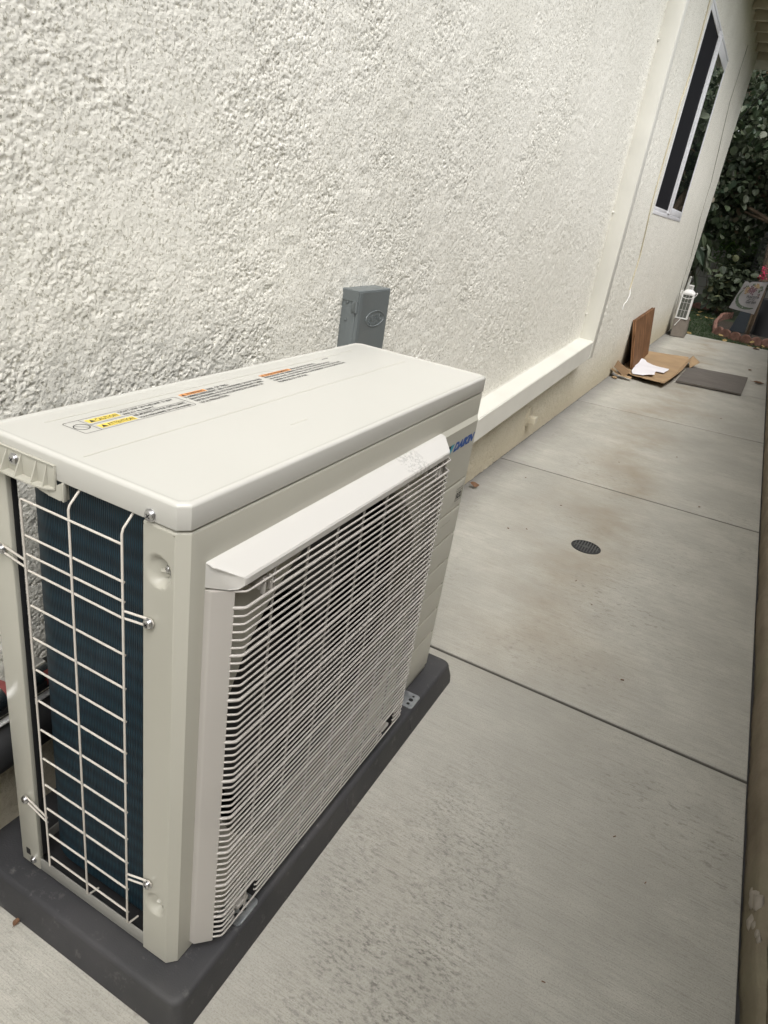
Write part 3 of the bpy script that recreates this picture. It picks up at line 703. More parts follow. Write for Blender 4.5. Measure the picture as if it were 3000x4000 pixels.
# raised field: left part with the round opening, right part with horizontal grooves
ysplit = .662; iy0, iy1, iz0, iz1 = inn[0][1], inn[1][1], inn[0][2], inn[2][2]
N = 96; circ = [(FC[0]+FR*math.cos(2*math.pi*k/N), FC[1]+FR*math.sin(2*math.pi*k/N)) for k in range(N)]
def sq(k):
    a = 2*math.pi*k/N; dy, dz = math.cos(a), math.sin(a); t = 1e9
    if dy > 1e-9: t = min(t, (ysplit-FC[0])/dy)
    if dy < -1e-9: t = min(t, (iy0-FC[0])/dy)
    if dz > 1e-9: t = min(t, (iz1-FC[1])/dz)
    if dz < -1e-9: t = min(t, (iz0-FC[1])/dz)
    return (FC[0]+dy*t, FC[1]+dz*t)
sqp = [sq(k) for k in range(N)]
for k in range(N):
    a, b = sqp[k], sqp[(k+1) % N]; c2, d2 = circ[(k+1) % N], circ[k]
    pts = [a, b]
    if abs(a[0]-b[0]) > 1e-7 and abs(a[1]-b[1]) > 1e-7:
        cy = a[0] if abs(a[0]-ysplit) < 1e-6 or abs(a[0]-iy0) < 1e-6 else b[0]; cz = a[1] if abs(a[1]-iz0) < 1e-6 or abs(a[1]-iz1) < 1e-6 else b[1]
        pts = [a, (cy, cz), b]
    bm.faces.new([bm.verts.new((xe, y, z)) for y, z in pts+[c2, d2]])
zp = [(iz0, 0)]
for k in range(7)[::-1]:
    zc = .5835-.0663*k
    zp += [(zc-.0062, 0), (zc-.0046, -.0006), (zc, -.0052), (zc+.0010, -.0054), (zc+.0018, 0)]
zp.append((iz1, 0)); yr = iy1-.006
a = [bm.verts.new((xe+d, ysplit, z)) for z, d in zp]; b = [bm.verts.new((xe+d, yr-.004, z)) for z, d in zp]; cvt = [bm.verts.new((xe, yr, z)) for z, d in zp]; e_ = [bm.verts.new((xe, iy1, z)) for z, d in zp]
for k in range(len(zp)-1):
    bm.faces.new((a[k], b[k], b[k+1], a[k+1])); bm.faces.new((b[k], cvt[k], cvt[k+1], b[k+1])); bm.faces.new((cvt[k], e_[k], e_[k+1], cvt[k+1]))
bmesh.ops.remove_doubles(bm, verts=bm.verts, dist=.00002); bmesh.ops.recalc_face_normals(bm, faces=bm.faces)
front = part('front_panel', bm, M['ac'], ac, ang=28)
# shroud, fan, motor
bm = bmesh.new()
prof = [(xe, FR), (xe-.004, FR-.004), (xe-.012, FR-.007), (xe-.035, FR-.008), (xe-.050, FR-.004)]
loft(bm, [[(x, FC[0]+r*math.cos(2*math.pi*k/72), FC[1]+r*math.sin(2*math.pi*k/72)) for k in range(72)] for x, r in prof], False, False)
part('fan_shroud', bm, M['olive'], ac)
fan = obj('fan', bmesh.new(), M['fan'], ac); fan.parent = ac; fan.matrix_parent_inverse = Matrix()
bm = bmesh.new(); disc(bm, (xe-.06, *FC), (1, 0, 0), .05, .028, 36, .006); part('hub', bm, M['fan'], fan)
for b_i in range(3):
    bm = bmesh.new(); G = []
    for i in range(12):
        rr = .048+(.205*i/11); row = []
        for j in range(14):
            t = j/13; sweep = math.radians(b_i*120+12+ (i/11)*26 + t*(82+10*i/11)); row.append(bm.verts.new((xe-.078+.045*t+.006*math.sin(t*3.1), FC[0]+rr*math.cos(sweep), FC[1]+rr*math.sin(sweep))))
        G.append(row)
    for i in range(11):
        for j in range(13): bm.faces.new((G[i][j], G[i+1][j], G[i+1][j+1], G[i][j+1]))
    part('blade', bm, M['fan'], fan)
bm = bmesh.new(); b2(bm, .215, .330, FC[0]-.05, FC[0]+.05, FC[1]-.05, FC[1]+.05, .01); b2(bm, .285, .300, FC[0]-.02, FC[0]+.02, .10, .74); part('motor', bm, M['darkin'], ac)
bm = bmesh.new(); b2(bm, .1330, .400, .664, .668, .10, .755); part('partition', bm, M['darkin'], ac)
bm = bmesh.new(); b2(bm, XB+.002, XB+.004, .650, L-.004, ZB+.02, ZL, 0); part('rear_panel', bm, M['ac'], ac)
# base pan
bm = bmesh.new(); b2(bm, XB+.0045, xp-.016, ypn+.0015, ypn+.0035, ZB+.002, ZB+.0270, .0006); b2(bm, XB+.0045, XB+.0065, ypn+.0036, L-.005, ZB+.002, ZB+.0270, .0006); pan = part('base_pan', bm, painted('grey_base_steel', (.27, .265, .24), .5, .04, .2), ac)
bm = bmesh.new(); b2(bm, XB+.0068, xp-.016, ypn+.0038, L-.005, ZB+.002, ZB+.008); part('pan_floor', bm, M['black'], pan)  # black floor: shade inside the cabinet put into the colour
# corner post at the rear
bm = bmesh.new()
b2(bm, XB, XB+.0385, ypn, ypn+.0015, ZB+.004, ZL+.002, .0004); b2(bm, XB+.0380, XB+.0393, ypn+.0004, ypn+.0068, ZB+.004, ZL+.002, .0004); b2(bm, XB, XB+.0012, ypn+.0016, ypn+.012, ZB+.004, ZL+.002)
post = part('corner_post', bm, M['ac'], ac)
bm = bmesh.new(); b2(bm, XB+.028, XB+.0395, ypn+.0070, ypn+.0145, ZB+.03, ZL-.002, .0008); part('foam_strip', bm, M['black'], ac)
bm = bmesh.new(); b2(bm, XB+.010, XB+.019, ypn-.0004, ypn+.0003, ZB+.022, ZB+.035); part('slot', bm, M['black'], post, sm=False)
screw('screw', (XB+.026, ypn, ZB+.018), (0, -1, 0), post, .005)
# coil
bm = bmesh.new(); uvl = bm.loops.layers.uv.new('UVMap'); path = []; r_ = .072; ci = (.124+r_, .024+r_); s = 0
path.append((xp-.020, .024)); path.append((ci[0], .024))
for k in range(1, 17):
    a = R(-90-90*k/16); path.append((ci[0]+r_*math.cos(a), ci[1]+r_*math.sin(a)))
path.append((.124, .638)); S = [0]
for a, b in zip(path, path[1:]): S.append(S[-1]+math.hypot(b[0]-a[0], b[1]-a[1]))
def offp(th):
    out = []
    for i, (x, y) in enumerate(path):
        a = path[max(0, i-1)]; b = path[min(len(path)-1, i+1)]; t = Vector((b[0]-a[0], b[1]-a[1])).normalized(); n = Vector((t.y, -t.x))*-1
        n = Vector((-t.y, t.x))*-1
        out.append((x+n.x*th, y+n.y*th))
    return out
inner = offp(.036) if True else None
if inner[0][1] < path[0][1]: inner = offp(-.036)
z0, z1 = .094, .758
for pl, flip in ((path, False), (inner, True)):
    for i in range(len(pl)-1):
        vs = [bm.verts.new((*pl[i], z0)), bm.verts.new((*pl[i+1], z0)), bm.verts.new((*pl[i+1], z1)), bm.verts.new((*pl[i], z1))]
        f = bm.faces.new(vs if not flip else vs[::-1]); us = [(S[i], z0), (S[i+1], z0), (S[i+1], z1), (S[i], z1)]
        if flip: us = us[::-1]
        for lp, u in zip(f.loops, us): lp[uvl].uv = u
bmesh.ops.remove_doubles(bm, verts=bm.verts, dist=.00005)
coil = part('coil', bm, M['coil'], ac, ang=60)
# wire guard
WY = -.012; xw = (.1945, .2735, .3530); guard = obj('wire_guard', bmesh.new(), M['wire'], ac); guard.matrix_parent_inverse = Matrix()
rw_ = .00142
zrow = [.7315, .684, .6585, .636, .586, .537, .487, .436, .386, .334, .2845, .238, .185, .137]
bm = bmesh.new()
for x in xw[1:]: tube(bm, [(x, WY+.026, .7695), (x, WY+.018, .766), (x, WY+.002, .7505), (x, WY, .745), (x, WY, .120), (x, WY+.003, .114), (x, WY+.020, .108)], rw_, 8)
parts_split('upright_wire', bm, M['wire'], guard)
bm = bmesh.new(); tube(bm, [(xw[0], WY, .120), (xw[0], WY, .7290), (xw[0]+.0008, WY, .7318), (xw[0]+.004, WY, .7325), (xw[2], WY, .7325)], rw_, 8)
for z in zrow[1:]:
    tube(bm, [(xw[0], WY-.0028 if False else WY+.0026, z), (xw[2], WY+.0026, z)], rw_, 8)
parts_split('cross_wire', bm, M['wire'], guard)
def clip(xa, xb, z):   # long hairpin from an upright out to a screw
    sgn = 1 if xb > xa else -1; bm = bmesh.new(); rr = .0048
    P = [(xa-sgn*.001, WY+.001, z+rr+.003)]+[(xb-sgn*.004, ypn-.0025, z+rr)]+[(xb-sgn*.004+sgn*rr*math.sin(a), ypn-.0025, z+rr*math.cos(a)) for a in np.linspace(.3, math.pi-.3, 7)]+[(xb-sgn*.004, ypn-.0025, z-rr)]+[(xa-sgn*.001, WY+.001, z-rr+.003)]
    tube(bm, P, rw_, 8); part('clip', bm, M['wire'], guard); screw('screw', (xb-sgn*.0045, ypn-.0035, z), (0, -1, 0), guard, .0056)
clip(xw[2], .3865, .640); clip(xw[2], .3865, .211); clip(xw[0], .1345, .642); clip(xw[0], .1330, .213)
screw('screw', (.3815, 0, .7730), (0, -1, 0), cover, .0060)
screw('screw', (.4010, ypn+.0085, .7125), (-.55, -1, .1), front, .0042)
# ribbed plastic handle at the top rear
bm = bmesh.new(); hx0, hx1, hz0, hz1, hd = .085, .2425, .757, .785, .013
b2(bm, hx0, hx1, -.0018, -.0002, hz0, hz1, .0004)
b2(bm, hx0, hx1, -.0032, -.0018, hz1-.0018, hz1, .0004); b2(bm, hx1-.0020, hx1, -.0032, -.0018, hz0+.001, hz1-.0022, .0004)
ledge = [(hx0, -.0018), (hx0, -.0135), (.205, -.0135), (.222, -.0125), (.236, -.0085), (hx1, -.004), (hx1, -.0018)]
loft(bm, [[(x, y, hz0-.0012) for x, y in ledge], [(x, y, hz0+.0006) for x, y in ledge]])
for x in (.120, .1425, .1640, .1880, .2130, .2290):
    d = .013 if x < .2 else (.0115 if x < .22 else .009)
    loft(bm, [[(x-.0009, -.0019, hz0+.0006), (x-.0009, -d, hz0+.0006), (x-.0009, -.0019, hz1-.002)], [(x+.0009, -.0019, hz0+.0006), (x+.0009, -d, hz0+.0006), (x+.0009, -.0019, hz1-.002)]])
# hanging hook
hk = [(.2020, .7560), (.2200, .7495), (.2330, .7480), (.2350, .7470), (.2350, .7560)]
loft(bm, [[(x, -.0010, z) for x, z in hk], [(x, -.0055, z) for x, z in hk]])
hk = [(.2352, .7470), (.2450, .7425), (.2500, .7430), (.2500, .7660), (.2352, .7560)]
loft(bm, [[(x, .006+(x-.235)*.2, z) for x, z in hk], [(x, -.0050+(x-.235)*.5, z) for x, z in hk]])
b2(bm, .2502, .2526, -.0010, .0040, .7430, .7660, .0004)
handle = part('handle', bm, M['ac'], ac, ang=30)
screw('screw', (.1760, -.0018, .7725), (0, -1, 0), handle, .0060)
screw('screw', (.1290, -.0018, .7725), (0, -1, 0), handle, .0060)
# grille
gr = obj('grille', bmesh.new(), M['grille'], ac); gr.matrix_parent_inverse = Matrix()
GA, GB, XS, XG = .037, .680, .4520, .4625; gz0, gz1 = .050, .690; YL, YR = .0535, .6660
bm = bmesh.new()   # side rails
for (yo, yi, s_) in ((GA, YL, 1), (GB, YR, -1)):
    P = [(xp+.0002, yo-s_*.0012), (XF+.0075, yo-s_*.0012), (XF+.0090, yo), (XS, yi), (XS+.0010, yi+s_*.0014), (XS-.0005, yi+s_*.0035), (xe+.0006, yo+s_*.0060)]
    rings = [[(x, y, z) for x, y in P] for z in (gz0+.028, gz1-.006)]
    if s_ == 1: rings = [r[::-1] for r in rings]
    loft(bm, rings)
bmesh.ops.recalc_face_normals(bm, faces=bm.faces); parts_split('side_rail', bm, M['grille'], gr)
bm = bmesh.new()   # cap
capp = [(xp+.0002, .7190), (.4320, .7185), (.4352, .7172), (.4375, .7160), (XG-.0045, .7055), (XG-.0012, .7040), (XG+.0004, .7015), (XG-.0002, .6925), (XG-.0022, .6905)]
low = [(XG-.0045, .6880), (.4500, .6865), (xp+.0002, .6860)]; mid_ = [(.4500, .6925), (.4400, .6935), (xp+.0002, .6935)]
def capring(u, kk, ins):      # u: 0 at the near end, 1 at the far end; ends mitred outward toward the panel
    out = []
    for x, z in capp+(low if kk else mid_):
        f = max(0, (x-(XF+.009))/(XG-XF-.009)); ya = GA-.0012+f*(YL+.006-GA); yb = GB-.002-f*(GB-.002-.6450)
        out.append((x-ins*(1 if x > .445 else .1), ya+(yb-ya)*u+(ins if u < .5 else -ins)*-1*0, z-ins*.6*(1 if z > .70 else -1)))
    return out
rings = [capring(0, 1, .0022), capring(.0012, 1, .0006), capring(.004, 1, 0), capring(.018, 1, 0), capring(.024, 0, 0), capring(.976, 0, 0), capring(.982, 1, 0), capring(.996, 1, 0), capring(.9988, 1, .0006), capring(1, 1, .0022)]
loft(bm, rings); bmesh.ops.recalc_face_normals(bm, faces=bm.faces); part('top_cap', bm, M['cap'], gr, ang=24)
def barpath(z, ya=None, yb=None, x=XG):
    if ya is None: P = [(XS-.0010, YL+.001, z), (XS+.0020, YL+.0030, z), (XG-.0026, YL+.0082, z), (XG-.0006, YL+.0108, z), (XG, YL+.0145, z)]
    else: P = [(XG-.003, ya, z), (XG, ya+.002, z)]
    if yb is None: P += [(XG, YR-.0145, z), (XG-.0006, YR-.0108, z), (XG-.0026, YR-.0082, z), (XS+.0020, YR-.0030, z), (XS-.0010, YR-.001, z)]
    else: P += [(XG, yb-.002, z), (XG-.003, yb, z)]
    return P
bm = bmesh.new(); pitch = .01108
def bar(z, r=.00148, **k): tube(bm, barpath(z, **k), r, 8)
bar(.6835); bar(.6728, ya=.112, yb=.598)
k = 0; z = .6615
while z > .080:
    r = .0022 if k % 6 == 0 else .00148
    if .088 < z < .120:
        bar(z, r, yb=.092); bar(z, r, ya=.142, yb=.566); bar(z, r, ya=.616)
    else: bar(z, r)
    z -= pitch; k += 1
part('bar', bm, M['grille'], gr, ang=60)
for k in range(8):
    y = .121+.0722*k; bm = bmesh.new(); b2(bm, XG-.0050, XG-.0022, y-.0007, y+.0007, .076, .690); part('rib', bm, M['grille'], gr)
bm = bmesh.new()
for y in (.099, .113, .597, .611):
    b2(bm, XG-.006, XG+.0002, y-.0012, y+.0012, .6625, .6835, .0006)
b2(bm, xe+.001, XG-.0065, .098, .114, .665, .681, .002); b2(bm, xe+.001, XG-.0065, .596, .612, .665, .681, .002)
parts_split('mount_tab', bm, M['grille'], gr)
bm = bmesh.new()
for y in (.104, .578): b2(bm, xe+.001, XG-.003, y, y+.026, .090, .098, .002)
parts_split('mount_foot', bm, M['grille'], gr)
# far end emblem and marks on the raised field
bm = bmesh.new(); X1 = xe+.0003; dk = (xe-.427)/(.009)
def ysh(y): return y-(xe-.427)*2.75
def zsh(z): return z+(xe-.427)*1.15
ly0_, ly1_, lz = ysh(.7590), ysh(.8720), zsh(.6600)
textmesh('DAIKIN', (X1, ly0_, lz), (0, 1, 0), (0, 0, 1), ly1_-ly0_, .0185, off=.06, shear=.42, bm=bm, mi=0)
quad(bm, [(X1, ly0_-.034, lz+.018), (X1, ly0_+.002, lz+.018), (X1, ly0_-.018, lz)], 2)
quad(bm, [(X1+.0002, ly0_-.014, lz+.018), (X1+.0002, ly0_+.002, lz+.018), (X1+.0002, ly0_-.0155, lz-.0005), (X1+.0002, ly0_-.022, lz+.005)], 1)
part('logo', bm, [M['blue'], M['cyan'], M['print']], front, sm=False)
bm = bmesh.new(); sy0, sy1, sz0, sz1 = ysh(.832), ysh(.868), zsh(.5295), zsh(.5515)
def vline(a, b, w=.0009):
    a = Vector(a); b = Vector(b); d = (b-a).normalized(); n = Vector((-d.y, d.x))*w/2
    quad(bm, [(X1, *(a-n)), (X1, *(b-n)), (X1, *(b+n)), (X1, *(a+n))])
for a, b in (((sy0, sz0), (sy1, sz0)), ((sy1, sz0), (sy1, sz1)), ((sy1, sz1), (sy0, sz1)), ((sy0, sz1), (sy0, sz0))): vline(a, b, .0011)
textmesh('R32', (X1, sy0+.004, sz0+.0035), (0, 1, 0), (0, 0, 1), sy1-sy0-.008, .0150, off=.05, bm=bm)
textmesh('INVERTER', (X1, sy0+.001, sz1+.0035), (0, 1, 0), (0, 0, 1), sy1-sy0-.004, .0040, bm=bm)
for sg, yc in ((-1, sy0), (1, sy1)):
    P = [(yc+sg*(-.001+.004*math.cos(a)), sz1+.0055+.0048*math.sin(a)) for a in np.linspace(-1.2, 1.2, 9)]
    for a, b in zip(P, P[1:]): vline(a, b, .0008)
part('refrigerant_label', bm, M['print'], front, sm=False)
bm = bmesh.new(); textmesh('SUPER MULTI', (X1, ysh(.775), zsh(.4860)), (0, 1, 0), (0, 0, 1), .050, .0026, bm=bm); part('small_mark', bm, M['olive'], front, sm=False)
# feet
for (y0, y1) in ((.100, .153), (.712, .764)):
    bm = bmesh.new(); loft(bm, [rrect(.395, .4655, y0, y1, .0600, .006), rrect(.395, .4655, y0, y1, .0622, .006)]); b2(bm, .4648, .4666, y0+.006, y1-.006, .0600, .0648, .0006); ft = part('foot', bm, M['galv'], ac)
    bm = bmesh.new()
    for yy, ww in ((y0+.013, .004), (y0+.028, .0055), (y0+.042, .003)): disc(bm, (.452, yy, .0622), (0, 0, 1), ww, .0003, 14)
    parts_split('slot', bm, M['black'], ft)
# legs under the pan keep it off the pad
bm = bmesh.new()
for y in (.105, .72): b2(bm, .135, .415, y, y+.04, .0594, .0648)
parts_split('foot_rail', bm, M['galv'], ac)

# insulated lines behind the unit
bm = bmesh.new(); tube(bm, [(.060, -.75, .30), (.055, -.3, .315), (.052, 0, .333), (.050, .2, .340), (.055, .6, .345), (.06, .72, .34)], .022, 16)
t = bm; o = tag(obj('insulated_pipe', bm, M['black']), 'upper black insulated pipe with foil wrap behind the unit, left edge', 'pipe')
bm = bmesh.new(); tube(bm, [(.056, -.06, .337), (.052, .03, .3415), (.050, .105, .3455)], .0225, 16, caps=False)
w2 = obj('foil_wrap', bm, M['foil'], None); w2.parent = o
bm = bmesh.new()
bm.free()
for yy in (.028, .092):
    bm = bmesh.new(); tube(bm, [(.0525, yy, .3412), (.0520, yy+.012, .3418)], .0229, 16, caps=False); w2 = obj('red_print', bm, M['red'], None); w2.parent = o
bm = bmesh.new(); tube(bm, [(.066, -.7, .265), (.062, 0, .300), (.058, .2, .306), (.06, .7, .31)], .0045, 8)
tag(obj('control_cable', bm, M['lantern_white']), 'thin white control cable between the black pipes behind the unit', 'cable')
bm = bmesh.new(); tube(bm, [(.060, -.8, .22), (.058, -.3, .23), (.055, 0, .252), (.055, .2, .258), (.06, .7, .26)], .036, 16)
tag(obj('insulated_pipe', bm, M['black']), 'thick lower black insulated pipe behind the unit', 'pipe')

# ================================================================ PATH ITEMS
dr = thing('floor_drain', 'round black floor drain grate set in the concrete path', 'drain', (.588, 2.022, 0))
bm = bmesh.new(); n = 40
prof = [(.056, -.02), (.056, .0012), (.055, .0024), (.049, .0024), (.048, .001), (.048, .0004)]
loft(bm, [[(.588+r*math.cos(2*math.pi*k/n), 2.022+r*math.sin(2*math.pi*k/n), z) for k in range(n)] for r, z in prof], False, False)
part('rim', bm, M['fan'], dr)
bm = bmesh.new()
for k in range(-4, 5):
    x = k*.0105; h = math.sqrt(max(0, .0485**2-x*x)); b2(bm, .588+x-.0022, .588+x+.0022, 2.022-h, 2.022+h, .0009, .0026, .0004)
b2(bm, .588-.0485, .588+.0485, 2.0195, 2.0245, .0009, .0022); disc(bm, (.588, 2.022, .0015), (0, 0, 1), .010, .0012, 20); part('grate', bm, mat('grate_plastic', (.075, .075, .072), .5), dr)
bm = bmesh.new(); disc(bm, (.588, 2.022, .0002), (0, 0, 1), .0545, .0006, 40); part('sump', bm, M['black'], dr)

# leaves
def leaf_bm(size, seed, curl=.3):
    rn = random.Random(seed); bm = bmesh.new(); n = 8; top = []; L_ = size; W = size*.38
    rows = []
    for i in range(n+1):
        t = i/n; w_ = W*math.sin(math.pi*min(1, t*.98+.01))**.8*(1-.25*t); zc = curl*size*(t-.5)**2
        rows.append([Vector((t*L_-L_/2, s*w_, zc+abs(s)*w_*.35*(1+.5*rn.random()))) for s in (-1, -.5, 0, .5, 1)])
    vs = [[bm.verts.new(p) for p in r] for r in rows]
    for i in range(n):
        for j in range(4): bm.faces.new((vs[i][j], vs[i+1][j], vs[i+1][j+1], vs[i][j+1]))
    tube(bm, [(-L_/2, 0, curl*size*.25), (-L_*.75, .004*rn.random(), curl*size*.3)], size*.015, 5)
    return bm
def place_leaf(x, y, z, size, rz, m, label, seed, group=None, curl=.3, tilt=(0, 0)):
    o = obj('fallen_leaf', leaf_bm(size, seed, curl), m); o.location = (x, y, z+.003); o.rotation_euler = (tilt[0], tilt[1], rz)
    tag(o, label, 'leaf', group); return o
place_leaf(.040, 2.235, .010, .045, .7, M['leaf_brown'], 'curled dry brown leaf on the path by the wall past the unit', 1, curl=.9, tilt=(.5, .2))
place_leaf(.157, -.050, .002, .014, 2.0, M['leaf_brown'], 'tiny brown leaf on concrete at the near edge of the dark pad', 2)
place_leaf(1.120, 6.78, .004, .10, .2, M['leaf_brown'], 'orange brown leaf on the path right of the flat grey board', 3)
place_leaf(1.03, 7.5, .002, .06, 1.2, M['leaf_brown'], 'small brown leaf on the path beyond the flat grey board', 4)
place_leaf(1.05, 9.35, .003, .09, .1, M['leaf_brown'], 'dark dry leaf on the concrete near its garden edge', 5)
place_leaf(.93, 2.86, .001, .016, 1.1, M['leaf_brown'], 'tiny dark leaf scrap on the second joint of the path', 6)
# fallen twigs (crumbs)
rn = random.Random(11)
bm = bmesh.new()
crumbs = [(.30, 1.95), (.36, 2.0), (.18, 2.55), (.22, 2.5), (.40, 2.35), (.86, 1.25), (.95, .7), (.9, .33), (1.02, .62), (.75, 3.6), (.5, 3.2), (.3, 3.5), (.9, 4.9), (.35, 5.2), (.8, 7.9), (.4, 8.2), (1.1, 5.5), (.62, 1.72), (.7, 1.6)]
for (x, y) in crumbs:
    a = rn.uniform(0, 6.28); l_ = rn.uniform(.003, .009); tube(bm, [(x, y, .0016), (x+l_*math.cos(a), y+l_*math.sin(a), .0022)], rn.uniform(.0009, .0018), 5)
o = obj('debris', bm, M['leaf_brown']); kind(o, 'stuff'); tag(o, 'tiny twigs and crumbs scattered on the concrete path', 'debris')

# board lying flat
bm = bmesh.new()
top = [(.498, 6.754), (1.022, 6.882), (.997, 5.948), (.483, 5.858)]
loft(bm, [[(x, y, .006) for x, y in top], [(x, y, .024) for x, y in top]]); bmesh.ops.bevel(bm, geom=bm.edges[:], offset=.002, segments=1, affect='EDGES')
tag(obj('flat_board', bm, M['board']), 'grey brown plywood board lying flat on the path beside the cardboard', 'board')
# leaning plywood: two sheets
def leaning(xa0, xa1, top, ylist, label, th):
    (yb0, yb1, yt0, yt1) = ylist; bm = bmesh.new()
    A = [Vector((xa0, yb0, .030)), Vector((xa1, yb1, .030)), Vector((top, yt1, .463)), Vector((top, yt0, .424))]
    n = (A[1]-A[0]).cross(A[3]-A[0]).normalized(); n = n if n.x > 0 else -n
    loft(bm, [[a-n*th for a in A], A]); bmesh.ops.recalc_face_normals(bm, faces=bm.faces); bmesh.ops.bevel(bm, geom=bm.edges[:], offset=.0015, segments=1, affect='EDGES')
    return tag(obj('plywood_sheet', bm, M['ply']), label, 'plywood')
leaning(.118, .095, .028, (5.87, 6.90, 5.885, 6.93), 'brown plywood sheet leaning on the wall, front one facing the path', .0115)
leaning(.103, .080, .0135, (5.868, 6.88, 5.875, 6.90), 'second brown plywood sheet, hidden behind the front one against the wall', .0110)
# cardboard
cb = thing('cardboard', 'flattened torn cardboard box spread on the path against the wall', 'cardboard', (.22, 6.2, 0))
def sheet(outline, z0, seed, th=.004, amp=.012, zf=None, n=26):
    xs = [p[0] for p in outline]; ys = [p[1] for p in outline]; bm = bmesh.new()
    vs = [bm.verts.new((x, y, 0)) for x, y in outline]; f = bm.faces.new(vs)
    bmesh.ops.triangulate(bm, faces=[f])
    bmesh.ops.subdivide_edges(bm, edges=bm.edges[:], cuts=9, use_grid_fill=True)
    for v in bm.verts:
        x, y = v.co.x, v.co.y; nz = vnoise(np.array([x*9+seed]), np.array([y*5+seed]), seed)[0]
        v.co.z = z0+amp*nz+(zf(x, y) if zf else 0)
        v.co.x += (vnoise(np.array([x*30]), np.array([y*14]), seed+1)[0]-.5)*.014; v.co.y += (vnoise(np.array([x*30]), np.array([y*14]), seed+2)[0]-.5)*.03
    g_ = bmesh.ops.extrude_face_region(bm, geom=bm.faces[:]); bmesh.ops.translate(bm, vec=(0, 0, -th), verts=[v for v in g_['geom'] if isinstance(v, bmesh.types.BMVert)])
    bmesh.ops.recalc_face_normals(bm, faces=bm.faces); return bm
bm = sheet([(.010, 6.90), (.25, 6.95), (.47, 7.02), (.465, 6.50), (.44, 6.0), (.420, 5.50), (.30, 5.49), (.165, 5.545), (.02, 5.66), (.012, 6.2)], .018, 3, zf=lambda x, y: .022*max(0, (5.75-y)/.3)+.016*max(0, (y-6.7)/.3))
part('base', bm, M['card'], cb, ang=50)
# flaps: raised right edge, folded tip, upright left flap
def strip3(pts_a, pts_b, th=.004):
    bm = bmesh.new(); n = len(pts_a)
    A = [bm.verts.new(p) for p in pts_a]; B = [bm.verts.new(p) for p in pts_b]
    for k in range(n-1): bm.faces.new((A[k], A[k+1], B[k+1], B[k]))
    bmesh.ops.subdivide_edges(bm, edges=bm.edges[:], cuts=2, use_grid_fill=True)
    bmesh.ops.recalc_face_normals(bm, faces=bm.faces)
    g_ = bmesh.ops.extrude_face_region(bm, geom=bm.faces[:]); nn = bm.faces[0].normal if False else Vector((0, 0, 1))
    bmesh.ops.translate(bm, vec=(.003, 0, -.003), verts=[v for v in g_['geom'] if isinstance(v, bmesh.types.BMVert)]); bmesh.ops.recalc_face_normals(bm, faces=bm.faces); return bm
bm = strip3([(.400, 5.48, .040), (.43, 5.8, .032), (.447, 6.2, .032), (.455, 6.6, .036), (.462, 7.0, .045)], [(.425, 5.45, .050), (.462, 5.8, .066), (.480, 6.2, .060), (.488, 6.6, .072), (.492, 7.05, .085)])
part('flap', bm, M['card'], cb)
bm = strip3([(.492, 7.06, .085), (.488, 6.75, .075)], [(.575, 6.90, .060), (.515, 6.62, .030)]); part('flap', bm, M['card'], cb)
bm = strip3([(.030, 5.475, .139), (.075, 5.50, .105), (.135, 5.52, .065)], [(.020, 5.44, .085), (.062, 5.46, .055), (.118, 5.485, .018)]); part('flap', bm, painted('dark_cardboard', (.22, .14, .075), .85, .08, .2), cb)
bm = strip3([(-.004, 5.60, .045), (.06, 5.52, .030), (.17, 5.50, .028)], [(-.006, 5.42, .075), (.05, 5.44, .035), (.17, 5.44, .022)]); part('flap', bm, M['card'], cb)
bm = strip3([(.02, 6.93, .020), (.25, 6.99, .020), (.46, 7.05, .024)], [(.02, 7.0, .040), (.25, 7.07, .044), (.45, 7.13, .052)]); part('flap', bm, M['card'], cb)
# papers
bm = sheet([(.098, 6.42), (.165, 6.33), (.225, 6.26), (.380, 6.23), (.366, 5.98), (.294, 5.97), (.24, 5.95), (.125, 5.85), (.105, 6.05)], .036, 8, th=.0015, amp=.014)
tag(obj('paper_sheet', bm, M['paper'], ang=50), 'crumpled white paper sheet on the cardboard reaching toward its right side', 'paper')
bm = sheet([(.13, 5.86), (.215, 5.93), (.305, 5.90), (.312, 5.72), (.225, 5.60), (.155, 5.56), (.13, 5.70)], .040, 9, th=.0015, amp=.012)
tag(obj('paper_sheet', bm, M['paper'], ang=50), 'crumpled white paper sheet nearest the camera on the cardboard', 'paper')
bm = bmesh.new(); t = bmesh.new(); bmesh.ops.create_icosphere(t, subdivisions=3, radius=.02)
for v in t.verts: v.co.x *= 1.1; v.co.z *= .55; v.co *= 1+.3*(vnoise(np.array([v.co.x*90]), np.array([v.co.y*90]), 4)[0]-.5)
bmesh.ops.translate(t, vec=(.052, 5.40, .011), verts=t.verts); join(bm, t)
tag(obj('pebble', bm, M['card']), 'small tan stone on the path at the near corner of the cardboard', 'stone')

